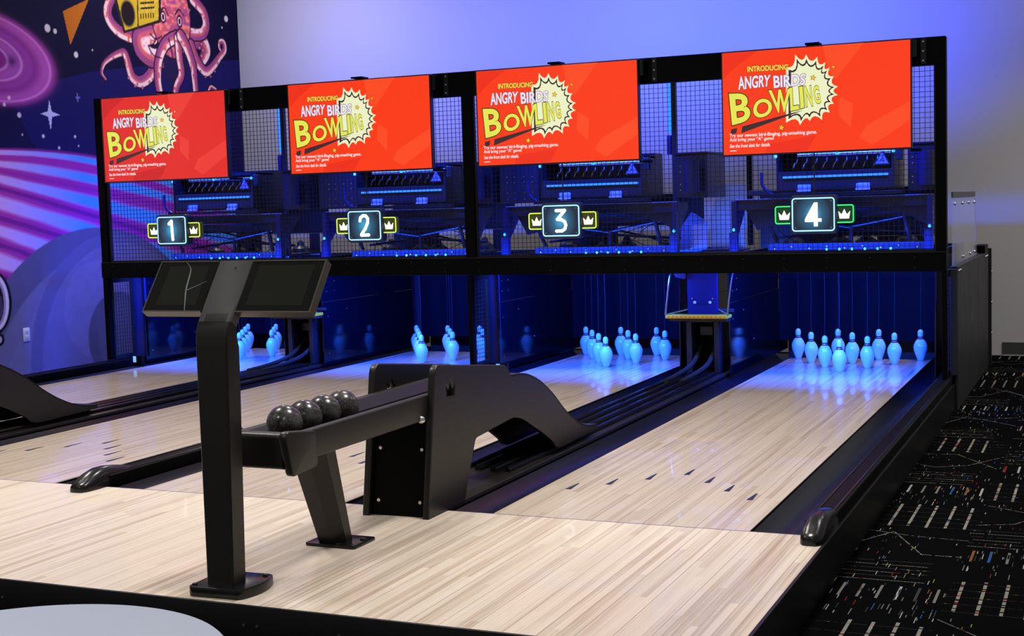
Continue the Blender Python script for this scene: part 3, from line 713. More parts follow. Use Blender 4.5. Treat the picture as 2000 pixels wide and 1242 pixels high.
rack = thing('ball_rack', 'black steel ball return rack holding four speckled balls', 'ball rack', (XB[1], 0.0, 0.0), 'ball racks')
XA, XC = -1.032, -0.727          # outer faces of its two side plates
side = round_poly([(-0.178, 0.001), (-0.078, 0.613), (0.625, 0.528), (0.70, 0.455), (0.70, 0.278), (0.285, 0.252), (0.155, 0.001)], [0, 0.045, 0.05, 0.02, 0.02, 0.035, 0], 6)
crown_hole = crown_pts(0.058, 0.497, 0.085, 0.066)
link('side_plate', plate_with_hole(side, crown_hole, XC-0.03, XC, 0.006), 'black_satin', rack, 'side plate with a crown shaped cut-out')
link('side_plate', plate_with_hole(side, crown_hole, XA, XA+0.03, 0.006), 'black_satin', rack, 'side plate with a crown shaped cut-out')
link('front_panel', MB().prism([(-0.150, 0.001), (-0.138, 0.001), (-0.078, 0.395), (-0.090, 0.395)], 0, XA+0.031, XC-0.031), 'black_paint', rack)
for x in (XA+0.06, XC-0.055):
    for z in (0.06, 0.27):
        y = -0.150+0.060*z/0.394
        b = MB(); b.cyl((x, y-0.0005, z), (x, y-0.005, z), 0.009, 0.007, 14); link('bolt', b, 'bolt_steel', rack)
# trough: two walls with rounded tops, sloping inner faces, end cap with cheeks
XM = (XA+XC)/2
def wallprof(s):                  # s = +1 right wall, -1 left wall
    w = [(0.055, 0.455), (0.095, 0.492), (0.112, 0.497), (0.126, 0.490), (0.126, 0.392), (0.055, 0.392)]
    return round_poly([(XM+s*a, b) for a, b in w], [0.0, 0.004, 0.006, 0.006, 0.006, 0.0], 4)
for s in (1, -1):
    link('trough_wall', MB().prism(wallprof(s), 1, -1.075, 0.40), 'black_satin', rack)
link('trough_floor', MB().box(XM-0.054, XM+0.054, -1.07, 0.40, 0.392, 0.437), 'black_paint', rack)
for s in (1, -1):
    link('ball_rail', MB().tube([(XM+s*0.034, -1.06, 0.4455), (XM+s*0.034, 0.40, 0.4455)], 0.006, 8), 'black_gloss', rack)
link('end_cap', MB().prism(round_poly([(-1.165, 0.388), (-1.165, 0.512), (-1.078, 0.500), (-1.078, 0.388)], [0.012, 0.022, 0.0, 0.0], 5), 0, XM-0.128, XM+0.128), 'black_satin', rack)
cheek = round_poly([(-1.150, 0.362), (-1.192, 0.522), (-1.000, 0.497), (-0.985, 0.372)], [0.018, 0.022, 0.022, 0.022], 6)
for s in (1, -1):
    x = XM+s*0.145
    link('end_cheek', MB().prism(cheek, 0, x-0.016, x+0.016, 0.008, 3), 'black_satin', rack)
# leaning leg and its foot plate
def leg():
    m = MB(); V = []
    for (yb, z, hx, hy) in ((-0.625, 0.010, 0.050, 0.036), (-0.765, 0.392, 0.062, 0.055)):
        xm = XM-0.008
        for px, py in ((-1, -1), (0.15, -1), (1, -0.2), (1, 1), (-1, 1)): V.append((xm+px*hx, yb+py*hy, z))
    F = [[i, (i+1) % 5, 5+(i+1) % 5, 5+i] for i in range(5)]+[[4, 3, 2, 1, 0], [5, 6, 7, 8, 9]]
    return m.add(V, F)
link('support_leg', leg(), 'black_satin', rack, smooth=20)
foot = round_poly(rect(XM-0.108, XM+0.108, -0.685, -0.525), [0.012]*4, 4)
ft = link('foot_plate', MB().prism(foot, 2, 0.001, 0.012, 0.003), 'black_gloss', rack)
for px, py in ((-0.088, -0.60), (0.085, -0.585), (0.03, -0.672)):
    b = MB(); b.cyl((XM+px, py, 0.012), (XM+px, py, 0.018), 0.011, 0.009, 6); link('foot_bolt', b, 'black_gloss', ft)
b = MB(); b.ball((XC-0.028, -0.16, 0.40), 0.017, 14, 10); link('adjusting_knob', b, 'steel', rack, 'small shiny round knob')
# arched hood that lowers the balls' path back onto the track
up = spline([(0.69, 0.474), (0.85, 0.462), (1.02, 0.408), (1.18, 0.325), (1.32, 0.232), (1.45, 0.160), (1.58, 0.108), (1.70, 0.084), (1.78, 0.078)], 4)
lo = spline([(1.78, 0.052), (1.5, 0.048), (1.24, 0.046), (1.16, 0.090), (1.06, 0.142), (0.93, 0.200), (0.80, 0.256), (0.69, 0.280)], 4)
prof = [(p.x, p.y) for p in up]+[(p.x, p.y) for p in lo]
for x in (XC-0.024, XA+0.004):
    link('hood_side', MB().prism(prof, 0, x, x+0.020), 'black_satin', rack)
hs = MB(); V = []; F = []
for i, p in enumerate(up):
    for x in (XA+0.004, XC-0.004):
        V.append((x, p.x, p.y+0.0008)); V.append((x, p.x, p.y-0.008))
for i in range(len(up)-1):
    a, c = i*4, (i+1)*4
    F += [[a, a+2, c+2, c], [a+1, c+1, c+3, a+3], [a, c, c+1, a+1], [a+2, a+3, c+3, c+2]]
F += [[0, 1, 3, 2], [len(V)-4, len(V)-2, len(V)-1, len(V)-3]]
link('hood_cover', hs.add(V, F), 'black_satin', rack)
dup(rack, (XB[0], 0.0, 0.0), 'black arched ball return hood running down between the two lanes nearest the mural')

# balls
bd = ['first of four speckled balls, nearest the rack end cap', 'second speckled ball from the rack end cap', 'third speckled ball from the rack end cap', 'fourth speckled ball, farthest up the rack']
for i, y in enumerate((-0.945, -0.815, -0.685, -0.555)):
    m = MB(); m.ball((0, 0, 0), 0.0635, 48, 32)
    o = link('bowling_ball', m, 'ball_speckle', None, None, 60); o.location = (XM, y, 0.5064); o.rotation_euler = (i*1.1, i*2.0, 0.4)
    tag(o, 'black '+bd[i], 'bowling ball', 'bowling balls on the rack')

# ================================================================== score kiosk
kio = thing('score_kiosk', 'black scoring kiosk with two dark tilted touch screens on one post', 'kiosk', (-0.90, -1.29, 0.0))
bs = round_poly([(-0.995, -1.382), (-0.795, -1.372), (-0.768, -1.27), (-0.800, -1.165), (-1.0, -1.175)], [0.02, 0.03, 0.25, 0.03, 0.02], 8)
kb = link('base_plate', MB().prism(bs, 2, 0.001, 0.034, 0.004), 'black_gloss', kio)
for px, py in ((-0.978, -1.362), (-0.975, -1.195), (-0.820, -1.350), (-0.815, -1.195)):
    m = MB(); m.cyl((px, py, 0.034), (px, py, 0.040), 0.010, 0.008, 6); link('base_bolt', m, 'black_gloss', kb)
# post that bends at its top into the neck between the screens
HB, HT = Vector((-1.3065, 0.925)), Vector((-1.190, 1.086))        # foot and top of the tilted head, as (y, z)
hd = (HT-HB).normalized(); hn = Vector((-hd.y, hd.x))               # along the head, and out of its face
front = [(-1.343, 0.034), (-1.343, 0.70), (-1.3435, 0.81), (-1.342, 0.845), (-1.336, 0.872), (-1.325, 0.896)]
for t in (0.2, 0.6, 1.0):
    q = HB.lerp(HT, t)+hn*0.0005; front.append((q.x, q.y))
thk = [0.070, 0.070, 0.068, 0.060, 0.050, 0.040, 0.032, 0.030, 0.030]
wl = [-0.9455]*9
wr = [-0.841, -0.826, -0.823, -0.821, -0.819, -0.817, -0.814, -0.812, -0.811]
V = []; F = []
for (y, z), k, a, c, i in zip(front, thk, wl, wr, range(9)):
    if i < 3: by, bz = y+k, z
    else:
        f = min(1, (i-2)/4); by = y+k*(1-0.25*f); bz = z-0.028*f
    e = 0.006
    V += [(a, y+e, z), (a+e, y, z), (c-e, y, z), (c, y+e, z), (c, by, bz), (a, by, bz)]
for i in range(8):
    for j in range(6): F.append([i*6+j, i*6+(j+1) % 6, (i+1)*6+(j+1) % 6, (i+1)*6+j])
F += [list(range(6)), [48+j for j in range(6)]]
post = MB().use('black_paint'); post.add(V, F)
post.m = [1 if i >= 5*6 and i < 8*6 else 0 for i in range(len(post.m))]; post.mats = ['black_satin', 'grey_metal']
link('post', post, None, kio, smooth=40)
def HP(x, t, d):                                                     # point on the head: x, fraction up, height above the face
    q = HB.lerp(HT, t)+hn*d; return (x, q.x, q.y)
def slab(x0, x1, t0, t1, d0, d1):
    m = MB(); V = [HP(x, t, d) for d in (d0, d1) for x, t in ((x0, t0), (x1, t0), (x1, t1), (x0, t1))]
    return m.add(V, [[0, 1, 2, 3], [4, 5, 6, 7], [0, 1, 5, 4], [1, 2, 6, 5], [2, 3, 7, 6], [3, 0, 4, 7]])
KL, KR = -1.180, -0.530
for x0, x1, nm in ((KL, -0.9465, 'left'), (-0.8105, KR, 'right')):
    fr = slab(x0, x1, 0, 1, -0.030, -0.002); fl_ = 0.005
    t1 = fl_/0.199
    for a in (slab(x0, x1, 0, t1, -0.002, 0.0015), slab(x0, x1, 1-t1, 1, -0.002, 0.0015),
              slab(x0, x0+fl_, t1, 1-t1, -0.002, 0.0015) if nm == 'left' else slab(x1-fl_, x1, t1, 1-t1, -0.002, 0.0015)):
        fr.add(a.v, a.f)
    sf = link('screen_housing', fr, 'bezel_metal', kio, smooth=0)
    link('touch_screen', slab(x0+(fl_ if nm == 'left' else 0.0005), x1-(fl_ if nm == 'right' else 0.0005), t1, 1-t1, -0.0018, -0.0005), 'kiosk_glass', sf, 'dark glass touch screen', 0)
    pad = (0.045, 0.030) if nm == 'left' else (0.030, 0.040)
    link('display', slab(x0+pad[0], x1-pad[1], 0.13, 0.90, -0.0004, 0.0), 'kiosk_display', sf, 'switched-off display area', 0)
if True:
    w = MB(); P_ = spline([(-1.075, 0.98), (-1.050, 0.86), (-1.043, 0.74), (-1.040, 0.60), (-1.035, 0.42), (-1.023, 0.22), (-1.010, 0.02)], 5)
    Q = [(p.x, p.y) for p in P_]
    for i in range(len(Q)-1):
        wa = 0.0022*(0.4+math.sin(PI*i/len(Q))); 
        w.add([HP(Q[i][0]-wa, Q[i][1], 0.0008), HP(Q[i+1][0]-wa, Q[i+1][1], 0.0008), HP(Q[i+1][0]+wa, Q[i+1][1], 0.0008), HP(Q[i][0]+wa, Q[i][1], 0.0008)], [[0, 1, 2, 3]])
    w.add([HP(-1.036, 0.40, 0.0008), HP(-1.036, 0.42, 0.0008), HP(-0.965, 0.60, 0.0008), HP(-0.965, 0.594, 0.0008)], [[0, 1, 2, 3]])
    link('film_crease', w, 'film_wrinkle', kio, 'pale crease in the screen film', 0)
gr = MB()
for i in range(13):
    for j in range(6):
        x = -0.918+0.0066*i; f = j/5; y = -1.3235+f*0.0155; z = 0.8975+f*0.0215
        x += 0.0
        gr.ball((x, y-0.0004, z+0.0002), 0.0024, 6, 4)
link('speaker_grille', gr, 'black_rubber', kio)
m = MB(); c = HP(-0.87, 0.86, 0.001); m.ball(c, 0.003, 8, 6); link('camera_dot', m, 'black_rubber', kio)

# ================================================================== café table at the bottom left
tb = thing('round_table', 'round grey table cut off by the bottom left corner', 'table', (0.0636, -3.246, FLOOR))
TX, TY, TZ, TR = 0.0636, -3.246, 0.49, 0.37
link('table_top', MB().lathe([(TR-0.006, -0.024), (TR, -0.019), (TR, -0.004), (TR-0.004, 0.0)], (TX, TY, TZ), 96), 'table_grey', tb)
link('pedestal', MB().cyl((TX, TY, FLOOR+0.02), (TX, TY, TZ-0.025), 0.035, n=24), 'black_satin', tb)
link('table_foot', MB().lathe([(0.24, 0.001), (0.24, 0.012), (0.05, 0.022)], (TX, TY, FLOOR), 48), 'black_satin', tb)

# ================================================================== machine frame with wire mesh
fx0, fx1 = -5.954, 0.802
frame = thing('machine_frame', 'long black steel frame with wire mesh in front of the pinsetters', 'machine frame', (-2.57, FY, 0.0))
link('top_beam', MB().box(fx0, fx1, FY, FY+0.07, 2.052, 2.226, 0.003, 1), 'black_paint', frame)
link('lower_beam', MB().box(fx0, fx1, FY-0.012, FY+0.07, 0.745, 0.868, 0.003, 1), 'black_paint', frame)
link('beam_ledge', MB().box(fx0+0.004, fx1-0.004, FY-0.016, FY-0.006, 0.868, 0.874), 'black_satin', frame)
bm_ = MB()
for x in np.arange(fx0+0.12, fx1, 0.28):
    for z in (0.775, 0.84): bm_.cyl((x, FY-0.012, z), (x, FY-0.0145, z), 0.004, n=8)
link('beam_rivet', bm_, 'machine_metal', frame)
for a, b, c, d in ((fx0, fx0+0.068, fx0, fx0+0.045), (-2.585, -2.505, -2.580, -2.547), (0.737, fx1, 0.772, fx1)):
    p = MB(); p.box(a, b, FY-0.002, FY+0.07, 0.868, 2.056, 0.003, 1); p.box(c, d, FY, FY+0.05, 0.0572, 0.746, 0.002, 1)
    link('post', p, 'black_paint', frame)
def wires(x0, x1, z0, z1, y, sp=0.0327, t=0.0030):
    m = MB(); n = max(2, round((x1-x0)/sp)); k = max(2, round((z1-z0)/sp))
    for i in range(n+1):
        x = x0+(x1-x0)*i/n; m.box(x-t/2, x+t/2, y, y+t, z0, z1)
    for j in range(k+1):
        z = z0+(z1-z0)*j/k; m.box(x0, x1, y+t, y+2*t, z-t/2, z+t/2)
    return m
link('mesh_panel', wires(fx0+0.070, -2.587, 0.878, 2.050, FY+0.03), 'wire_black', frame, smooth=0)
link('mesh_panel', wires(-2.503, 0.735, 0.878, 2.050, FY+0.03), 'wire_black', frame, smooth=0)
for a, b in ((fx0+0.068, -2.585), (-2.505, 0.737)):
    m = MB(); m.box(a, b, FY+0.026, FY+0.046, 0.868, 0.886); m.box(a, a+0.012, FY+0.026, FY+0.046, 0.886, 2.052); m.box(b-0.012, b, FY+0.026, FY+0.046, 0.886, 2.052)
    link('mesh_border', m, 'black_satin', frame)
def side_wires(x, y0, y1, z0, z1, sp=0.030, t=0.003):
    m = MB(); n = max(2, round((y1-y0)/sp)); k = max(2, round((z1-z0)/sp))
    for i in range(n+1):
        y = y0+(y1-y0)*i/n; m.box(x, x+t, y-t/2, y+t/2, z0, z1)
    for j in range(k+1):
        z = z0+(z1-z0)*j/k; m.box(x+t, x+2*t, y0, y1, z-t/2, z+t/2)
    return m
for x, who in ((-5.915, 'a'), (-2.565, 'b'), (0.784, 'c')):
    link('side_mesh_panel', side_wires(x, 4.18, 4.40, 0.09, 0.70), 'wire_black', frame, smooth=0)
    m = MB()
    m.box(x-0.004, x+0.012, 4.16, 4.18, 0.054, 0.745); m.box(x-0.006, x+0.014, 4.40, 4.43, 0.054, 0.745); m.box(x-0.004, x+0.012, 4.18, 4.40, 0.054, 0.09); m.box(x-0.004, x+0.012, 4.18, 4.40, 0.70, 0.745)
    link('side_mesh_frame', m, 'black_satin', frame)
for x in (-4.49, -2.70, -1.11, 0.665):                            # hinge brackets on the top beam beside each screen
    m = MB(); m.box(x-0.018, x+0.018, FY-0.006, FY-0.0005, 2.06, 2.222, 0.002, 1)
    br = link('beam_bracket', m, 'black_gloss', frame)
    q = MB()
    for z in (2.08, 2.14, 2.20): q.cyl((x, FY-0.006, z), (x, FY-0.010, z), 0.006, n=8)
    link('bracket_bolt', q, 'bolt_steel', br)

# ================================================================== screens over the lanes
for n, c in (('px_red', (250, 58, 18)), ('px_red_soft', (252, 74, 32)), ('px_red_deep', (238, 46, 20)), ('px_crimson', (226, 40, 36)), ('px_crimson_soft', (236, 58, 50)), ('px_crimson_deep', (206, 30, 32)), ('px_cream', (236, 240, 196)), ('px_dark', (58, 40, 46)), ('px_yellow', (228, 230, 84)), ('px_white', (244, 246, 252)), ('px_gold', (246, 186, 44)), ('px_outline', (74, 58, 20)), ('px_ice', (222, 230, 252)), ('px_maroon', (150, 40, 40))):
    emis(n, c, 1.0)
def ART(x, y):
    top = 212-0.0768*(x-125); bot = 1050-0.0474*(x-125)
    return ((x-125)/1522*1.208, (y-top)/(bot-top)*0.671)
def A(*pts): return [ART(*p) for p in pts]
tips = [(668, 330), (740, 232), (826, 232), (912, 250), (975, 292), (1006, 334), (1037, 402), (1068, 482), (1066, 548), (1035, 617), (1004, 687), (944, 745), (848, 752), (772, 786), (662, 768)]
BC = (838, 520)
def burst(sc_, pull):
    T = [(BC[0]+(x-BC[0])*sc_, BC[1]+(y-BC[1])*sc_) for x, y in tips]; out = []
    for i in range(len(T)-1):
        a, b = Vector(T[i]), Vector(T[i+1]); mid = (a+b)/2; val = Vector(BC)+(mid-Vector(BC))*pull
        out.append(tuple(a))
        for t in (0.25, 0.5, 0.75):
            q = a*(1-t)**2+(val*2-mid)*2*t*(1-t)+b*t*t; out.append((q.x, q.y))
    out.append(T[-1]); return out
def star5(cx, cy, r, rot=0.2):
    return [(cx+(r if i % 2 == 0 else r*0.45)*math.sin(rot+PI*i/5), cy-(r if i % 2 == 0 else r*0.45)*math.cos(rot+PI*i/5)) for i in range(10)]
def tv_art(O, hue='red'):
    f = Flat(O, (1, 0, 0), (0, 0, -1), (0, -1, 0))
    f.poly(rect(0, 1.208, 0, 0.671), 'px_'+hue, 0)
    for P in (((960, 145), (1290, 120), (1060, 420), (1000, 330)), ((1300, 800), (1640, 600), (1640, 760), (1350, 960), (1240, 900)), ((1090, 560), (1200, 620), (1180, 820), (1080, 720))):
        f.poly(A(*P), 'px_'+hue+'_soft', 1)
    for P in (((135, 215), (420, 192), (230, 330), (135, 420)), ((500, 960), (900, 880), (820, 1010), (480, 1030))): f.poly(A(*P), 'px_'+hue+'_deep', 1)
    f.poly(A(*burst(1.05, 0.85)), 'px_cream', 2)
    f.poly(A(*burst(0.93, 0.82)), 'px_dark', 3)
    f.poly(A(*burst(0.81, 0.88)), 'px_cream', 4)
    f.poly(A((192, 838), (244, 824), (236, 868), (186, 882)), 'px_dark', 3); f.poly(A((286, 812), (690, 702), (800, 676), (690, 716), (278, 868)), 'px_dark', 5)
    for x, y, r in ((616, 820, 26), (880, 408, 22), (1044, 320, 14)):
        f.poly(A(*star5(x, y, r*1.3)), 'px_outline', 5); f.poly(A(*star5(x, y, r)), 'px_gold', 6)
    def word(s, quad, fill, line, off, edge, k, sp=1.0):
        q = A(*quad)
        V, F = fit_text(s, q, off+edge, sp, s); f.raw(V, F, line, k)
        V, F = fit_text(s, q, off, sp, s); f.raw(V, F, fill, k+1)
    word('INTRODUCING', ((340, 362), (674, 341), (674, 300), (340, 320)), 'px_yellow', 'px_outline', 0.025, 0.03, 6)
    word('ANGRY', ((262, 508), (518, 478), (528, 388), (258, 405)), 'px_ice', 'px_maroon', 0.03, 0.03, 6)
    word('BIRDS', ((560, 492), (812, 464), (820, 378), (556, 396)), 'px_ice', 'px_maroon', 0.03, 0.03, 6)
    for s, quad in (('B', ((208, 792), (350, 756), (348, 545), (188, 552))), ('O', ((382, 748), (540, 712), (530, 580), (392, 596))), ('W', ((566, 698), (668, 684), (690, 506), (520, 520))),
                    ('L', ((696, 676), (758, 664), (748, 494), (690, 498))), ('I', ((780, 656), (800, 650), (790, 486), (770, 489))), ('N', ((822, 642), (874, 634), (862, 480), (810, 485))), ('G', ((894, 620), (940, 612), (922, 476), (878, 484)))):
        word(s, quad, 'px_yellow', 'px_outline', 0.026, 0.026, 8)
    for s, quad, o in (('Try our newest bird-flinging, pig-smashing game.', ((178, 912), (905, 876), (905, 838), (178, 875)), 0.012),
                       ('And bring your \u201cA\u201d game!', ((178, 946), (550, 928), (550, 893), (178, 911)), 0.012),
                       ('See the front desk for details.', ((178, 990), (520, 974), (524, 944), (182, 962)), 0.010)):
        V, F = fit_text(s, A(*quad), o, 1.0, s); f.raw(V, F, 'px_white', 6)
    f.poly(A((180, 1014), (236, 1010), (236, 1016), (180, 1020)), 'px_white', 6)
    return f.mb
tvn = ['red display screen above sign 1, nearest the mural', 'red display screen above sign 2', 'red display screen above sign 3', 'red display screen above sign 4, at the carpet end of the frame']
TVX = [-5.195, -3.400, -1.811, -0.008]
TW, TZ0, TZ1, TYF = 1.222, 1.529, 2.217, 4.022
for i, xc in enumerate(TVX):
    xa, xb = xc-TW/2, xc+TW/2
    t = thing('display_screen', tvn[i], 'television', (xc, TYF+0.03, TZ0), 'promotion screens over the lanes')
    b = MB()
    b.box(xa, xb, TYF+0.004, TYF+0.052, TZ0, TZ1, 0.003, 1)
    for q in ((xa, xa+0.0065, TZ0, TZ1), (xb-0.0065, xb, TZ0, TZ1), (xa+0.0065, xb-0.0065, TZ0, TZ0+0.009), (xa+0.0065, xb-0.0065, TZ1-0.0065, TZ1)):
        b.box(q[0], q[1], TYF-0.001, TYF+0.005, q[2], q[3])
    link('bezel', b, 'tv_bezel', t, smooth=0)
    link('screen', tv_art((xa+0.007, TYF+0.0035, TZ1-0.008), 'crimson' if i == 0 else 'red'), None, t, smooth=0)  # first screen's deeper red has its slanted viewing angle put into the colour
    link('wall_mount', MB().box(xc-0.3, xc+0.3, TYF+0.0525, FY-0.003, 2.08, 2.20), 'black_paint', t)
    link('mount_hook', MB().box(xc-0.06, xc+0.03, TYF+0.02, FY+0.04, 2.2265, 2.239), 'black_paint', t)
    link('side_bracket', MB().box(xb, xb+0.03, TYF+0.02, FY-0.014, 2.10, 2.21, 0.002, 1), 'black_gloss', t)
    link('lower_clip', MB().box(xb-0.01, xb+0.055, TYF+0.02, FY+0.028, TZ0-0.016, TZ0-0.0005, 0.002, 1), 'black_paint', t)

# ================================================================== lit lane number signs
def glow_panel():
    m = bpy.data.materials.new('sign_glow'); m.use_nodes = True; nt = m.node_tree; b = nt.nodes['Principled BSDF']
    tc = nt.nodes.new('ShaderNodeTexCoord'); mp = nt.nodes.new('ShaderNodeMapping'); mp.inputs['Scale'].default_value = (1.15, 0, 1)
    ln = nt.nodes.new('ShaderNodeVectorMath'); ln.operation = 'LENGTH'; r = nt.nodes.new('ShaderNodeValToRGB')
    nt.links.new(tc.outputs['Object'], mp.inputs[0]); nt.links.new(mp.outputs[0], ln.inputs[0]); nt.links.new(ln.outputs['Value'], r.inputs[0])
    e = r.color_ramp.elements; e[0].position = 0.02; e[0].color = (0.05, 0.34, 0.55, 1); e[1].position = 0.135; e[1].color = (0.006, 0.012, 0.028, 1)
    k = e.new(0.07); k.color = (0.02, 0.10, 0.19, 1)
    b.inputs['Base Color'].default_value = (0.02, 0.03, 0.05, 1); b.inputs['Roughness'].default_value = 0.35
    nt.links.new(r.outputs[0], b.inputs['Emission Color']); b.inputs['Emission Strength'].default_value = 1.0
    MAT['sign_glow'] = m
glow_panel()
DIG = {1: ([[(-0.022, 0.052), (0.004, 0.074), (0.006, 0.0), (0.010, -0.074)]], 0.026),
       2: ([[(-0.036, 0.036), (-0.030, 0.060), (-0.008, 0.075), (0.016, 0.072), (0.032, 0.052), (0.030, 0.022), (0.008, -0.024), (-0.028, -0.068), (-0.026, -0.071), (0.036, -0.071)]], 0.024),
       3: ([[(-0.034, 0.072), (0.032, 0.072), (-0.026, 0.010), (0.004, 0.008), (0.030, -0.008), (0.038, -0.032), (0.030, -0.058), (0.008, -0.072), (-0.034, -0.072)]], 0.022),
       4: ([], 0.022)}
SGX = [(-5.172), (-3.391), (-1.800), (-0.026)]
for i, xc in enumerate(SGX):
    zc = 1.128; green = i == 3
    t = thing('lane_number_sign', 'lit sign reading %d with two %s crown panels' % (i+1, 'green' if green else 'yellow'), 'lane number sign', (xc, 4.06, zc), 'lane number signs')
    link('shell', MB().prism(round_poly(rect(xc-0.152, xc+0.152, zc-0.128, zc+0.128), 0.03, 6), 1, 4.045, FY+0.005, 0.006, 2), 'sign_shell', t)
    link('panel', MB().prism(round_poly(rect(xc-0.131, xc+0.131, zc-0.100, zc+0.100), 0.012, 4), 1, 4.039, 4.0465), 'sign_glow', t)
    link('neon_border', MB().tube([(p[0], 4.041, p[1]) for p in round_poly(rect(xc-0.136, xc+0.136, zc-0.106, zc+0.106), 0.018, 5)], 0.0044, 8, True), 'neon_blue', t, 'pale blue neon outline')
    f = Flat((xc, 4.0385, zc), (1, 0, 0), (0, 0, 1), (0, -1, 0))
    for path in DIG[i+1][0]: f.stroke(path, DIG[i+1][1], 'neon_white', 0)
    if i == 3: f.poly([(0.006, 0.078), (0.030, 0.078), (0.030, -0.026), (0.054, -0.026), (0.054, -0.048), (0.030, -0.048), (0.030, -0.078), (0.004, -0.078), (0.004, -0.048), (-0.054, -0.048), (-0.054, -0.030)], 'neon_white', 0)
    link('digit', f.mb, None, t, 'white numeral %d' % (i+1), 0)
    for sx in (-1, 1):
        for sz in (-1, 1):
            m = MB(); m.cyl((xc+sx*0.116, 4.039, zc+sz*0.086), (xc+sx*0.116, 4.0365, zc+sz*0.086), 0.0045, n=10); link('screw', m, 'bolt_steel', t)
    for sx in (-1, 1):
        xe = xc+sx*0.196
        e = link('crown_panel', MB().prism(round_poly(rect(xe-0.062, xe+0.062, zc-0.060, zc+0.060), 0.016, 5), 1, 4.068, FY+0.005, 0.003, 1), 'ear_panel_green' if green else 'ear_panel', t, 'dark panel with a lit crown')
        link('neon_outline', MB().tube([(p[0], 4.066, p[1]) for p in round_poly(rect(xe-0.058, xe+0.058, zc-0.056, zc+0.056), 0.014, 5)], 0.0042, 8, True), 'neon_green' if green else 'neon_yellow', e)
        f = Flat((xe, 4.0675, zc), (1, 0, 0), (0, 0, 1), (0, -1, 0)); f.poly(crown_pts(0, 0.0, 0.076, 0.062), 'neon_white' if green else 'neon_cream', 1)
        link('crown', f.mb, None, e, None, 0)
    m = MB(); m.box(xc-0.004, xc+0.004, 4.09, 4.098, zc+0.126, TZ0-0.002); link('cable', m, 'black_rubber', t)

# ================================================================== pits behind the beam
def pit_wall(x, s, t):
    a, b = (x-0.012, x) if s < 0 else (x, x+0.012)
    link('lower_panel', MB().box(a, b, 4.42, 6.27, 0.003, 0.52, 0.002, 1), 'pit_panel', t)
    a2, b2 = (a-0.003, b-0.003) if s < 0 else (a+0.003, b+0.003)
    link('upper_panel', MB().box(a2, b2, 4.42, 6.27, 0.521, 0.86), 'pit_panel', t)
    e = b2 if s < 0 else a2; d = 0.003 if s < 0 else -0.003
    m = MB()
    for y in (4.50, 4.62):
        for z in (0.60, 0.68): m.cyl((e, y, z), (e+d, y, z), 0.005, n=8)
    for y, z in ((4.5, 0.40), (4.5, 0.1), (4.8, 0.44), (5.1, 0.2)): m.cyl((x, y, z), (x+d, y, z), 0.005, n=8)
    link('panel_bolt', m, 'bolt_steel', t)
def pit_div(xs, label):
    t = thing('pit_divider', label, 'pit divider', (sum(x for x, s in xs)/len(xs), 5.2, 0.0), 'pit dividers')
    for x, s in xs: pit_wall(x, s, t)
    return t
t = pit_div([(-5.790, -1)], 'glossy dark pit wall beside the mural')
link('front_edge', MB().box(-5.92, -5.79, 4.432, 4.455, 0.054, 0.86), 'machine_blue', t)
pit_div([(-4.396, 1)], 'glossy dark pit wall behind the ball lift, facing the pins beside the mural')
pit_div([(-4.022, -1)], 'glossy dark pit wall beside the ball lift, in the second lane from the mural')
t = pit_div([(-2.600, 1), (-2.475, -1)], 'glossy dark pit wall between the two middle lanes')
link('front_edge', MB().box(-2.590, -2.474, 4.440, 4.4195+0.03, 0.054, 0.86), 'machine_blue', t)
pit_div([(-1.065, 1)], 'glossy dark pit wall behind the ball lift, on the carpet side of its pins')
pit_div([(-0.690, -1)], 'glossy dark pit wall between a ball lift and the pins beside the carpet')
pit_div([(0.690, 1)], 'glossy dark pit wall inside the black side cover')
for i, xc in enumerate(LX):
    t = thing('pit_curtain', 'dark blue curtain hanging behind the pins of '+LN[i], 'curtain', (xc, 5.95, 0.1), 'pit curtains')
    cl, cr = ((-5.788, -4.398), (-4.020, -2.602), (-2.473, -1.067), (-0.688, 0.688))[i]
    m = MB(); V = []; n = 40
    for k in range(n+1):
        x = cl+(cr-cl)*k/n; y = 5.955+0.006*math.sin(k*0.9)
        V += [(x, y, 0.10), (x, y, 0.60), (x, y+0.012, 0.10), (x, y+0.012, 0.60)]
    F = []
    for k in range(n):
        a, c = k*4, k*4+4; F += [[a, c, c+1, a+1], [a+2, a+3, c+3, c+2], [a, a+2, c+2, c], [a+1, c+1, c+3, a+3]]
    F += [[0, 1, 3, 2], [n*4, n*4+2, n*4+3, n*4+1]]
    link('curtain_sheet', m.add(V, F), 'pit_curtain', t)
    link('curtain_rail', MB().box(cl, cr, 5.945, 5.975, 0.60, 0.86), 'pit_curtain', t)
    bk = MB().box(cl, cr, 6.28, 6.30, -0.09, 0.30); link('pit_backboard', bk, 'black_rubber', t)
for i in (0, 2):
    xc = LX[i]
    t = thing('ball_sensor', 'small glowing ball sensor beside '+LN[i], 'ball sensor', (xc-0.60, 4.18, 0.0), 'ball sensors')
    link('housing', MB().box(xc-0.64, xc-0.55, 4.16, 4.20, 0.001, 0.09, 0.003, 1), 'black_paint', t)
    link('reflector', MB().box(xc-0.636, xc-0.604, 4.155, 4.1595, 0.035, 0.085, 0.002, 1), 'sensor_cyan', t)

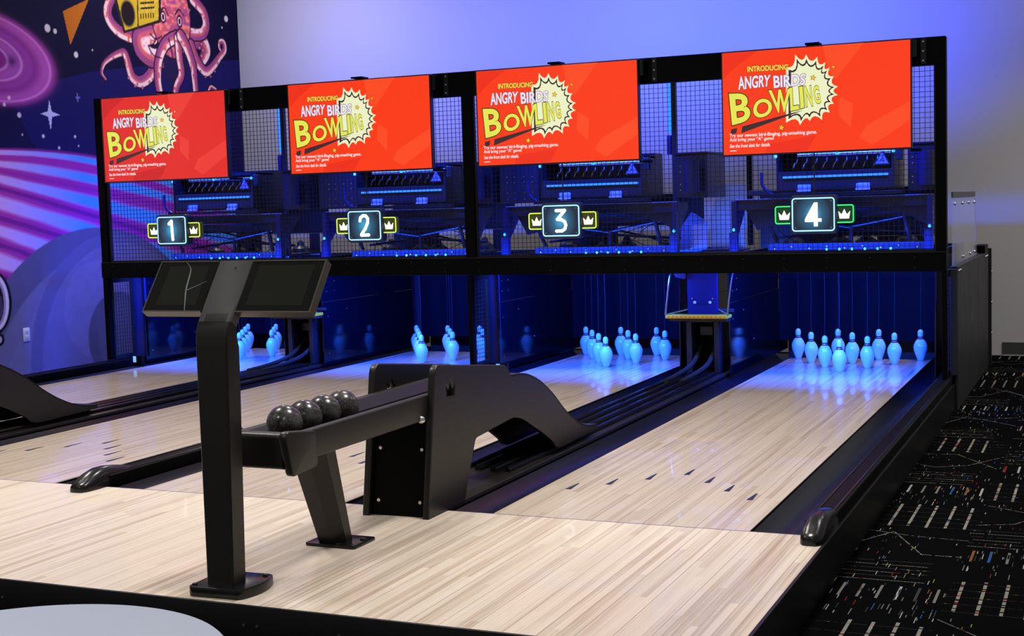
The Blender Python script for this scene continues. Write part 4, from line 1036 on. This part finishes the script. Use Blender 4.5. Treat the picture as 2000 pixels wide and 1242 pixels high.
# ball lift columns between each lane pair
def lift(xm, label):
    t = thing('ball_lift_column', label, 'ball lift', (xm, 4.37, 0.0), 'ball lift columns')
    y = 4.37; xa, xb = xm-0.117, xm+0.117
    f = MB(); f.box(xa, xa+0.036, y, y+0.34, 0.028, 0.40, 0.002, 1); f.box(xb-0.036, xb, y, y+0.34, 0.028, 0.40, 0.002, 1); f.box(xa, xb, y, y+0.34, 0.385, 0.425, 0.002, 1)
    link('tunnel_frame', f, 'machine_metal', t)
    link('tunnel_back', MB().box(xa+0.001, xb-0.001, y+0.341, y+0.36, 0.028, 0.42), 'black_rubber', t)
    link('flap', MB().box(xm-0.045, xm+0.045, y+0.10, y+0.106, 0.285, 0.345), 'machine_metal', t)
    p = link('front_plate', MB().box(xm-0.108, xm+0.108, y+0.01, y+0.03, 0.442, 0.86, 0.002, 1), 'plate_blue', t)
    for dx in (-0.055, 0.055):
        m = MB(); m.ball((xm+dx, y+0.008, 0.525), 0.011, 12, 8); link('button_bolt', m, 'white_plastic', p)
        m = MB(); m.cyl((xm+dx*1.35, y+0.01, 0.552), (xm+dx*1.35, y+0.006, 0.552), 0.005, n=8); link('bolt', m, 'bolt_steel', p)
    lg = MB(); lg.prism(round_poly([(xm-0.246, 4.262), (xm+0.205, 4.262), (xm+0.205, 4.40), (xm-0.225, 4.40)], [0.02, 0.004, 0.004, 0.01], 3), 2, 0.419, 0.441, 0.003, 2)
    g = link('wooden_ledge', lg, 'ledge_wood', t, 'orange varnished wooden ledge')
    h = MB()
    for k in range(14):
        x = xm-0.215+k*0.031; h.cyl((x, 4.2625, 0.433), (x, 4.2605, 0.433), 0.0035, n=8)
    link('ledge_hole', h, 'slot_dark', g)
    link('ledge_support', MB().box(xm-0.215, xm+0.200, 4.275, 4.39, 0.400, 0.4185), 'machine_dark', t)
    for s, x0 in ((-1, xm-0.240), (1, xm+0.207)):
        link('guide_rod', MB().tube(spline([(x0, 4.275, 0.442), (x0+0.010*1, 4.285, 0.55), (x0+0.030, 4.30, 0.715), (x0+0.042, 4.32, 0.745)], 4), 0.0065, 8), 'steel', t)
        link('rod_stay', MB().tube([(x0, 4.30, 0.447), (xm+s*0.11, 4.39, 0.475)], 0.005, 8), 'steel', t)
    m = MB(); m.prism(round_poly([(xm-0.20, 0.73), (xm-0.19, 0.705), (xm-0.115, 0.69), (xm-0.115, 0.80), (xm-0.20, 0.80)], 0.012, 4), 1, 4.36, 4.40); link('top_bracket', m, 'machine_blue', t)
    b = MB(); b.box(xm+0.06, xm+0.215, 4.40, 4.44, 0.455, 0.478, 0.004, 2); link('latch_block', b, 'machine_metal', t)
lift(XB[0], 'blue lit ball lift with a wooden ledge between the two lanes nearest the mural')
lift(XB[1], 'blue lit ball lift with a wooden ledge between the two lanes nearest the carpet')

# ================================================================== pinsetters seen through the mesh
def hazard(x, y, z, h, parent):
    f = Flat((x, y, z), (1, 0, 0), (0, 0, 1), (0, -1, 0))
    f.poly([(-h*0.62, -h/2), (h*0.62, -h/2), (0, h*0.58)], 'slot_dark', 0); f.poly([(-h*0.48, -h*0.42), (h*0.48, -h*0.42), (0, h*0.42)], 'sign_lavender', 1)
    f.stroke([(-h*0.16, -h*0.30), (0.0, h*0.0), (h*0.02, h*0.2)], h*0.07, 'slot_dark', 2); f.stroke([(-h*0.05, -h*0.12), (h*0.16, -h*0.26)], h*0.07, 'slot_dark', 2); f.stroke([(h*0.02, 0.0), (h*0.18, -h*0.10)], h*0.06, 'slot_dark', 2)
    w = link('warning_sign', f.mb, None, parent, 'lavender triangle with a hand hazard symbol', 0); return w
def pinsetter(i, xc):
    t = thing('string_pinsetter', 'dark pinsetter lit blue behind the mesh over '+LN[i], 'pinsetter', (xc, 4.8, 0.87), 'pinsetters')
    x0, x1 = xc-0.357, xc+0.428; y = 4.45
    hood = MB(); hood.box(x0, x1, y+0.02, y+0.50, 1.28, 1.292); hood.box(x0, x1, y+0.30, y+0.50, 1.292, 1.60); hood.box(x0, x0+0.012, y, y+0.31, 1.292, 1.575); hood.box(x1-0.012, x1, y, y+0.31, 1.292, 1.575); hood.box(x0, x1, y+0.06, y+0.31, 1.562, 1.58)
    hd_ = link('hood', hood, 'machine_metal', t)
    link('hood_front', MB().box(x0+0.012, x1-0.012, y+0.002, y+0.012, 1.292, 1.42), 'machine_dark', t)
    link('led_reflection_strip', MB().box(x0+0.045, x1-0.03, y-0.006, y+0.002, 1.374, 1.388, 0.002, 1), 'led_blue', t, 'glowing strip for a blue LED reflection')  # emissive strip stands in for an LED reflected on the hood
    link('roller', MB().cyl((x0+0.14, y+0.03, 1.530), (x1-0.02, y+0.03, 1.530), 0.013, n=12), 'steel', t)
    for k in range(9):
        x = x0+0.115+k*0.068
        link('hook', MB().tube([(x+0.012, y+0.10, 1.52), (x+0.012, y+0.085, 1.485), (x, y+0.07, 1.475), (x-0.008, y+0.06, 1.45), (x-0.012, y+0.065, 1.43)], 0.0055, 6), 'steel', t)
    for xx in (xc-0.165, xc+0.230):
        l = link('latch', MB().box(xx-0.046, xx+0.046, y-0.02, y+0.001, 1.283, 1.328, 0.008, 2), 'latch_plastic', t, 'pale plastic latch')
        link('latch_lip', MB().box(xx-0.048, xx+0.048, y-0.026, y-0.0205, 1.281, 1.291), 'white_plastic', l)
    for xx, z in ((x0, 1.528), (xc+0.06, 1.533), (x1+0.002, 1.533)):
        m = MB(); m.ball((xx, y-0.012, z), 0.011, 10, 8); link('indicator_lamp', m, 'led_cyan', t, 'small glowing blue lamp')
    hazard(xc+0.355, y-0.008, 1.488, 0.085, t)
    link('front_rail', MB().box(xc-0.41, xc+0.49, y-0.03, y+0.02, 1.250, 1.272, 0.003, 1), 'black_satin', t)
    link('junction_box', MB().box(xc+0.442, xc+0.485, y-0.01, y+0.04, 1.475, 1.560, 0.004, 1), 'black_rubber', t)
    link('cross_beam', MB().box(xc-(0.655 if i else 0.40), xc+0.680, y+0.03, y+0.09, 1.165, 1.240, 0.002, 1), 'machine_metal', t)
    link('beam_edge_highlight', MB().box(xc-(0.655 if i else 0.40), xc+0.680, y+0.022, y+0.029, 1.234, 1.240), 'latch_plastic', t)  # pale strip puts the light along the beam's top edge into colour
    # side cheeks with a sloping cut
    for s, nm in ((-1, 0), (1, 1)):
        if i == 0 and s < 0: continue
        xx = xc+s*0.66
        m = MB(); m.prism([(y, 0.88), (y+0.06, 0.88), (y+0.06, 1.0), (y+0.30, 1.20), (y+0.30, 1.23), (y, 1.23)], 0, xx-0.018, xx+0.018); link('side_cheek', m, 'machine_blue', t)
        m = MB(); m.box(xx-0.035, xx+0.02, y-0.004, y-0.0005, 0.88, 1.01); link('edge_plate', m, 'blue_plate', t)
        m = MB(); m.ball((xx, y-0.01, 1.03), 0.011, 8, 6); link('glowing_cheek_bolt', m, 'led_cyan', t)  # bolt head made to glow, its blue glint is in the material
    if i: link('gusset', MB().prism([(xc-0.60, 1.165), (xc-0.20, 1.165), (xc-0.36, 1.06), (xc-0.52, 1.02)], 1, y+0.10, y+0.11), 'machine_metal', t)
    m = MB(); m.prism([(xc+0.655, 1.165), (xc+0.30, 1.165), (xc+0.52, 1.10), (xc+0.655, 1.02)], 1, y+0.10, y+0.11)
    link('gusset', m, 'machine_metal', t)
    # setting table and its linkage
    tb_ = link('setting_table', MB().box(xc-0.43, xc+0.63, y+0.02, y+0.07, 0.880, 0.925, 0.004, 1), 'machine_metal', t)
    link('table_deck', MB().box(xc-0.42, xc+0.62, y+0.075, y+0.75, 0.885, 0.900), 'machine_metal', t)
    for a, b in ((-0.36, 0.55), (0.0, 0.40), (0.42, 0.70), (0.20, 0.30)):
        m = MB(); m.lathe([(0.085, 0.0), (0.075, 0.03), (0.035, 0.055), (0.022, 0.09), (0.012, 0.10)], (xc+a, y+b, 0.9005), 20); link('pin_cup', m, 'machine_dark', t)
    for P, r in (([(xc-0.40, y+0.2, 1.10), (xc+0.10, y+0.15, 1.03), (xc+0.60, y+0.2, 1.12)], 0.010), ([(xc-0.42, y+0.3, 0.96), (xc+0.05, y+0.25, 1.01), (xc+0.62, y+0.3, 0.97)], 0.010),
                 ([(xc-0.3, y+0.35, 1.13), (xc+0.2, y+0.32, 1.02), (xc+0.5, y+0.35, 0.95)], 0.008), ([(xc+0.12, y+0.15, 1.03), (xc+0.12, y+0.15, 0.92)], 0.014), ([(xc+0.46, y+0.12, 1.20), (xc+0.52, y+0.12, 0.93)], 0.016), ([(xc+0.53, y+0.25, 1.20), (xc+0.60, y+0.22, 0.95)], 0.016), ([(xc-0.50, y+0.12, 1.19), (xc-0.38, y+0.12, 0.93)], 0.014)):
        link('link_arm', MB().tube(P, r, 8), 'machine_metal', t)
    for k in range(7):
        a = xc-0.34+k*0.14+random.uniform(-.02, .02)
        link('cord', MB().tube(spline([(a, y+0.28, 1.16), (a+random.uniform(-.1, .1), y+0.25, 1.08), (a+random.uniform(-.16, .16), y+0.22, 1.01), (a+random.uniform(-.1, .1), y+0.3, 0.92)], 4), 0.003, 5), 'black_rubber', t)
    link('head_crossbar', MB().box(xc-0.30, xc+0.56, y+0.26, y+0.34, 1.085, 1.160, 0.003, 1), 'machine_dark', t)
    m = MB()
    for k in range(9):
        a = xc-0.38+k*0.12; m.ball((a, y+0.012, 0.893+0.012*(k % 2)), 0.008, 8, 6)
    link('table_bolt', m, 'bolt_steel', t)
    m = MB()
    for k in range(6): m.ball((xc-0.02+k*0.085, y+0.012, 0.884), 0.009, 8, 6)
    link('table_lamp', m, 'led_cyan', t)
    # motor box on the carpet side
    a, b = (xc+0.505, xc+0.700) if i == 3 else (xc+0.640, xc+(0.770 if i == 1 else 0.875))
    bx = link('motor_box', MB().box(a, b, y+0.12, y+0.62, 1.262, 1.575, 0.004, 1), 'machine_metal', t)
    link('motor_box_lid', MB().box(a-0.008, b+0.008, y+0.11, y+0.63, 1.5755, 1.588), 'machine_metal', bx)
    m = MB()
    for px in (0.16, 0.38, 0.60):
        for z in (1.32, 1.36, 1.45, 1.49): m.cyl((a+(b-a)*px, y+0.12, z), (a+(b-a)*px, y+0.116, z), 0.005, n=8)
    link('box_bolt', m, 'bolt_steel', bx)
    link('motor', MB().cyl((b-0.07 if i == 3 else b-0.09, y+0.04, 1.30), (b-0.07 if i == 3 else b-0.09, y+0.04, 1.53), 0.055, n=24), 'machine_blue', t)
    # drive cover on the mural side
    if i:
        cv = link('drive_cover', MB().box(xc-(0.80, 0.80, 0.765, 0.60)[i], xc-0.44, y+0.16, y+0.60, 1.262, 1.565 if i != 3 else 1.30, 0.004, 1), 'machine_metal', t)
        if i != 3:
            m = MB()
            for px in (0.10, 0.16, 0.24, 0.31):
                for z in (1.29, 1.34, 1.42, 1.46): m.cyl((xc-0.80+px, y+0.16, z), (xc-0.80+px, y+0.156, z), 0.005, n=8)
            link('cover_bolt', m, 'bolt_steel', cv)
    # dark rear plates with a window between them
    yb = y+0.78
    link('rear_plate', MB().box(xc-(0.66 if i == 3 else 0.46 if i else 0.30), xc-0.04, yb, yb+0.012, 0.87, 1.30), 'machine_dark', t)
    link('rear_plate', MB().box(xc-0.039, xc+0.66, yb, yb+0.012, 1.06 if i < 3 else 0.95, 1.30), 'machine_dark', t)
    link('rear_plate', MB().box(xc+(0.46 if i < 3 else 0.20), xc+0.56, yb, yb+0.012, 0.87, 1.059 if i < 3 else 0.949), 'machine_dark', t)
    if i == 3: link('cable_post', MB().box(-0.715, -0.680, y+0.605, y+0.645, 0.90, 1.75, 0.002, 1), 'black_paint', t)
    # hose
    link('hose', MB().tube(spline([(xc-0.46, y+0.0, 1.42), (xc-0.455, y-0.01, 1.34), (xc-0.42, y-0.01, 1.29), (xc-0.38, y, 1.262)], 6), 0.011, 8), 'machine_blue', t)
for i, xc in enumerate(LX): pinsetter(i, xc)
# upright light posts on the ball lifts
for k, (x, lb) in enumerate(((-4.505, 'tall post with a blue light between the two screens nearest the mural'), (-1.166, 'tall post with a blue light between the two screens nearest the carpet'))):
    t = thing('light_post', lb, 'light post', (x, 4.66, 0.87), 'light posts')
    link('post_profile', MB().box(x, x+0.035, 4.66, 4.70, 0.870, 2.10, 0.002, 1), 'machine_dark', t)
    link('light_tube', MB().box(x-0.030, x-0.001, 4.665, 4.69, 1.74, 2.10, 0.004, 1), 'led_blue', t, 'glowing blue light tube')
    link('ballast', MB().box(x-0.035, x-0.001, 4.65, 4.70, 1.58, 1.72, 0.008, 2), 'machine_blue', t)
t = thing('access_shield', 'pale clear plastic shield between the two pinsetters nearest the carpet', 'plastic shield', (-0.95, 5.0, 0.87))
link('shield_sheet', MB().prism(round_poly([(-1.02, 0.875), (-0.74, 0.875), (-0.74, 1.36), (-0.93, 1.36), (-1.02, 1.10)], 0.02, 3), 1, 5.12, 5.126), 'acrylic_green', t)
link('shield_sheet', MB().prism(round_poly([(-1.22, 0.875), (-1.0, 0.875), (-0.99, 1.08), (-1.12, 1.16), (-1.2, 1.05)], 0.015, 3), 1, 4.98, 4.986), 'acrylic', t)
link('shield_rail', MB().box(-1.24, -0.72, 4.97, 5.13, 0.862, 0.8745), 'machine_blue', t)

# ================================================================== pins
PR = [(0.0205, 0.0), (0.0235, 0.004), (0.0275, 0.016), (0.0345, 0.034), (0.0425, 0.056), (0.0490, 0.078), (0.0515, 0.096), (0.0510, 0.108), (0.0475, 0.122), (0.0400, 0.138), (0.0310, 0.152), (0.0240, 0.162), (0.0196, 0.170), (0.0182, 0.177), (0.0190, 0.186), (0.0206, 0.197), (0.0210, 0.207), (0.0196, 0.217), (0.0158, 0.225), (0.0095, 0.2305), (0.003, 0.2325)]
sp_ = 0.3048; rw = sp_*math.sqrt(3)/2; Y1 = 4.781
pos = [(0, 0), (-.5, 1), (.5, 1), (-1, 2), (0, 2), (1, 2), (-1.5, 3), (-.5, 3), (.5, 3), (1.5, 3)]
pn = ['front head pin', 'second row, mural side', 'second row, carpet side', 'third row, mural side', 'third row, middle', 'third row, carpet side', 'back row, mural-side corner', 'back row, mural-side inner', 'back row, carpet-side inner', 'back row, carpet-side corner']
pin0 = thing('bowling_pin', 'x', 'bowling pin', (LX[0], Y1, 0), 'x')
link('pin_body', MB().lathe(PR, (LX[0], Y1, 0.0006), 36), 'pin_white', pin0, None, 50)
for z0, z1 in ((0.1600, 0.1690), (0.1715, 0.1805)):
    def rad(z): return float(np.interp(z, [p[1] for p in PR], [p[0] for p in PR]))+0.0006
    link('neck_stripe', MB().lathe([(rad(z0), z0), (rad((z0+z1)/2), (z0+z1)/2), (rad(z1), z1)], (LX[0], Y1, 0.0006), 36), 'pin_red', pin0, 'dark red neck stripe', 50)
link('string', MB().tube([(LX[0], Y1, 0.2325), (LX[0]+0.004, Y1, 0.5), (LX[0], Y1, 0.879)], 0.0016, 5), 'string', pin0)
first = True
for i, xc in enumerate(LX):
    for k, (a, b) in enumerate(pos):
        lab = 'white bowling pin, '+pn[k]+', on '+LN[i]; loc = (xc+a*sp_, Y1+b*rw, 0)
        if first: pin0.location = loc; pin0['label'] = lab; pin0['group'] = 'pins of '+LN[0]; first = False
        else: dup(pin0, loc, lab, 'pins of '+LN[i])

# ================================================================== covers at the carpet end
t = thing('pit_side_cover', 'tall black side cover of the pit, standing by the carpet', 'side cover', (0.85, 5.5, FLOOR))
for a, b in ((4.29, 5.12), (5.125, 5.75), (5.755, 6.70)):
    link('cover_panel', MB().box(0.834, 0.852, a, b, FLOOR+0.001, 0.752, 0.003, 1), 'cover_black', t)
link('top_rail', MB().box(0.805, 0.853, 4.29, 6.70, 0.753, 0.768, 0.003, 1), 'black_satin', t)
link('end_post', MB().box(0.800, 0.872, 6.702, 6.75, FLOOR+0.001, 0.79, 0.003, 1), 'black_satin', t)
link('front_edge', MB().box(0.806, 0.850, 4.262, 4.288, 0.06, 0.752, 0.002, 1), 'cover_black', t)
for y, z in ((4.33, 0.735), (4.40, 0.735), (4.47, 0.735), (6.40, 0.735), (6.50, 0.735), (6.60, 0.735), (6.73, 0.60), (6.73, 0.35), (6.73, 0.10)):
    m = MB(); xx = 0.872 if y > 6.7 else 0.853
    m.ball((xx, y, z), 0.008, 8, 6); link('cover_bolt', m, 'bolt_steel', t)
t = thing('clear_guard', 'clear plastic guard standing on the black side cover', 'plastic guard', (0.80, 5.1, 0.77))
link('guard_sheet', MB().box(0.812, 0.816, 4.33, 5.92, 0.769, 1.21), 'acrylic', t)
link('guard_rail', MB().box(0.808, 0.820, 4.33, 5.90, 1.2105, 1.25, 0.002, 1), 'grey_metal', t)
link('guard_post', MB().prism([(5.925, 0.769), (6.06, 0.769), (5.945, 1.20), (5.925, 1.20)], 0, 0.811, 0.817), 'acrylic', t)
for y, z in ((4.45, 1.17), (4.95, 1.17), (5.40, 1.17), (5.84, 1.17), (5.0, 0.80), (5.5, 0.80), (5.84, 0.80)):
    m = MB(); m.ball((0.818, y, z), 0.010, 8, 6); link('guard_bolt', m, 'bolt_steel', t)
t = thing('cover_box', 'small black box at the far end of the side cover', 'box', (0.82, 6.4, 0.77))
link('box_body', MB().box(0.78, 0.86, 6.25, 6.55, 0.7685, 0.83, 0.004, 1), 'black_paint', t)
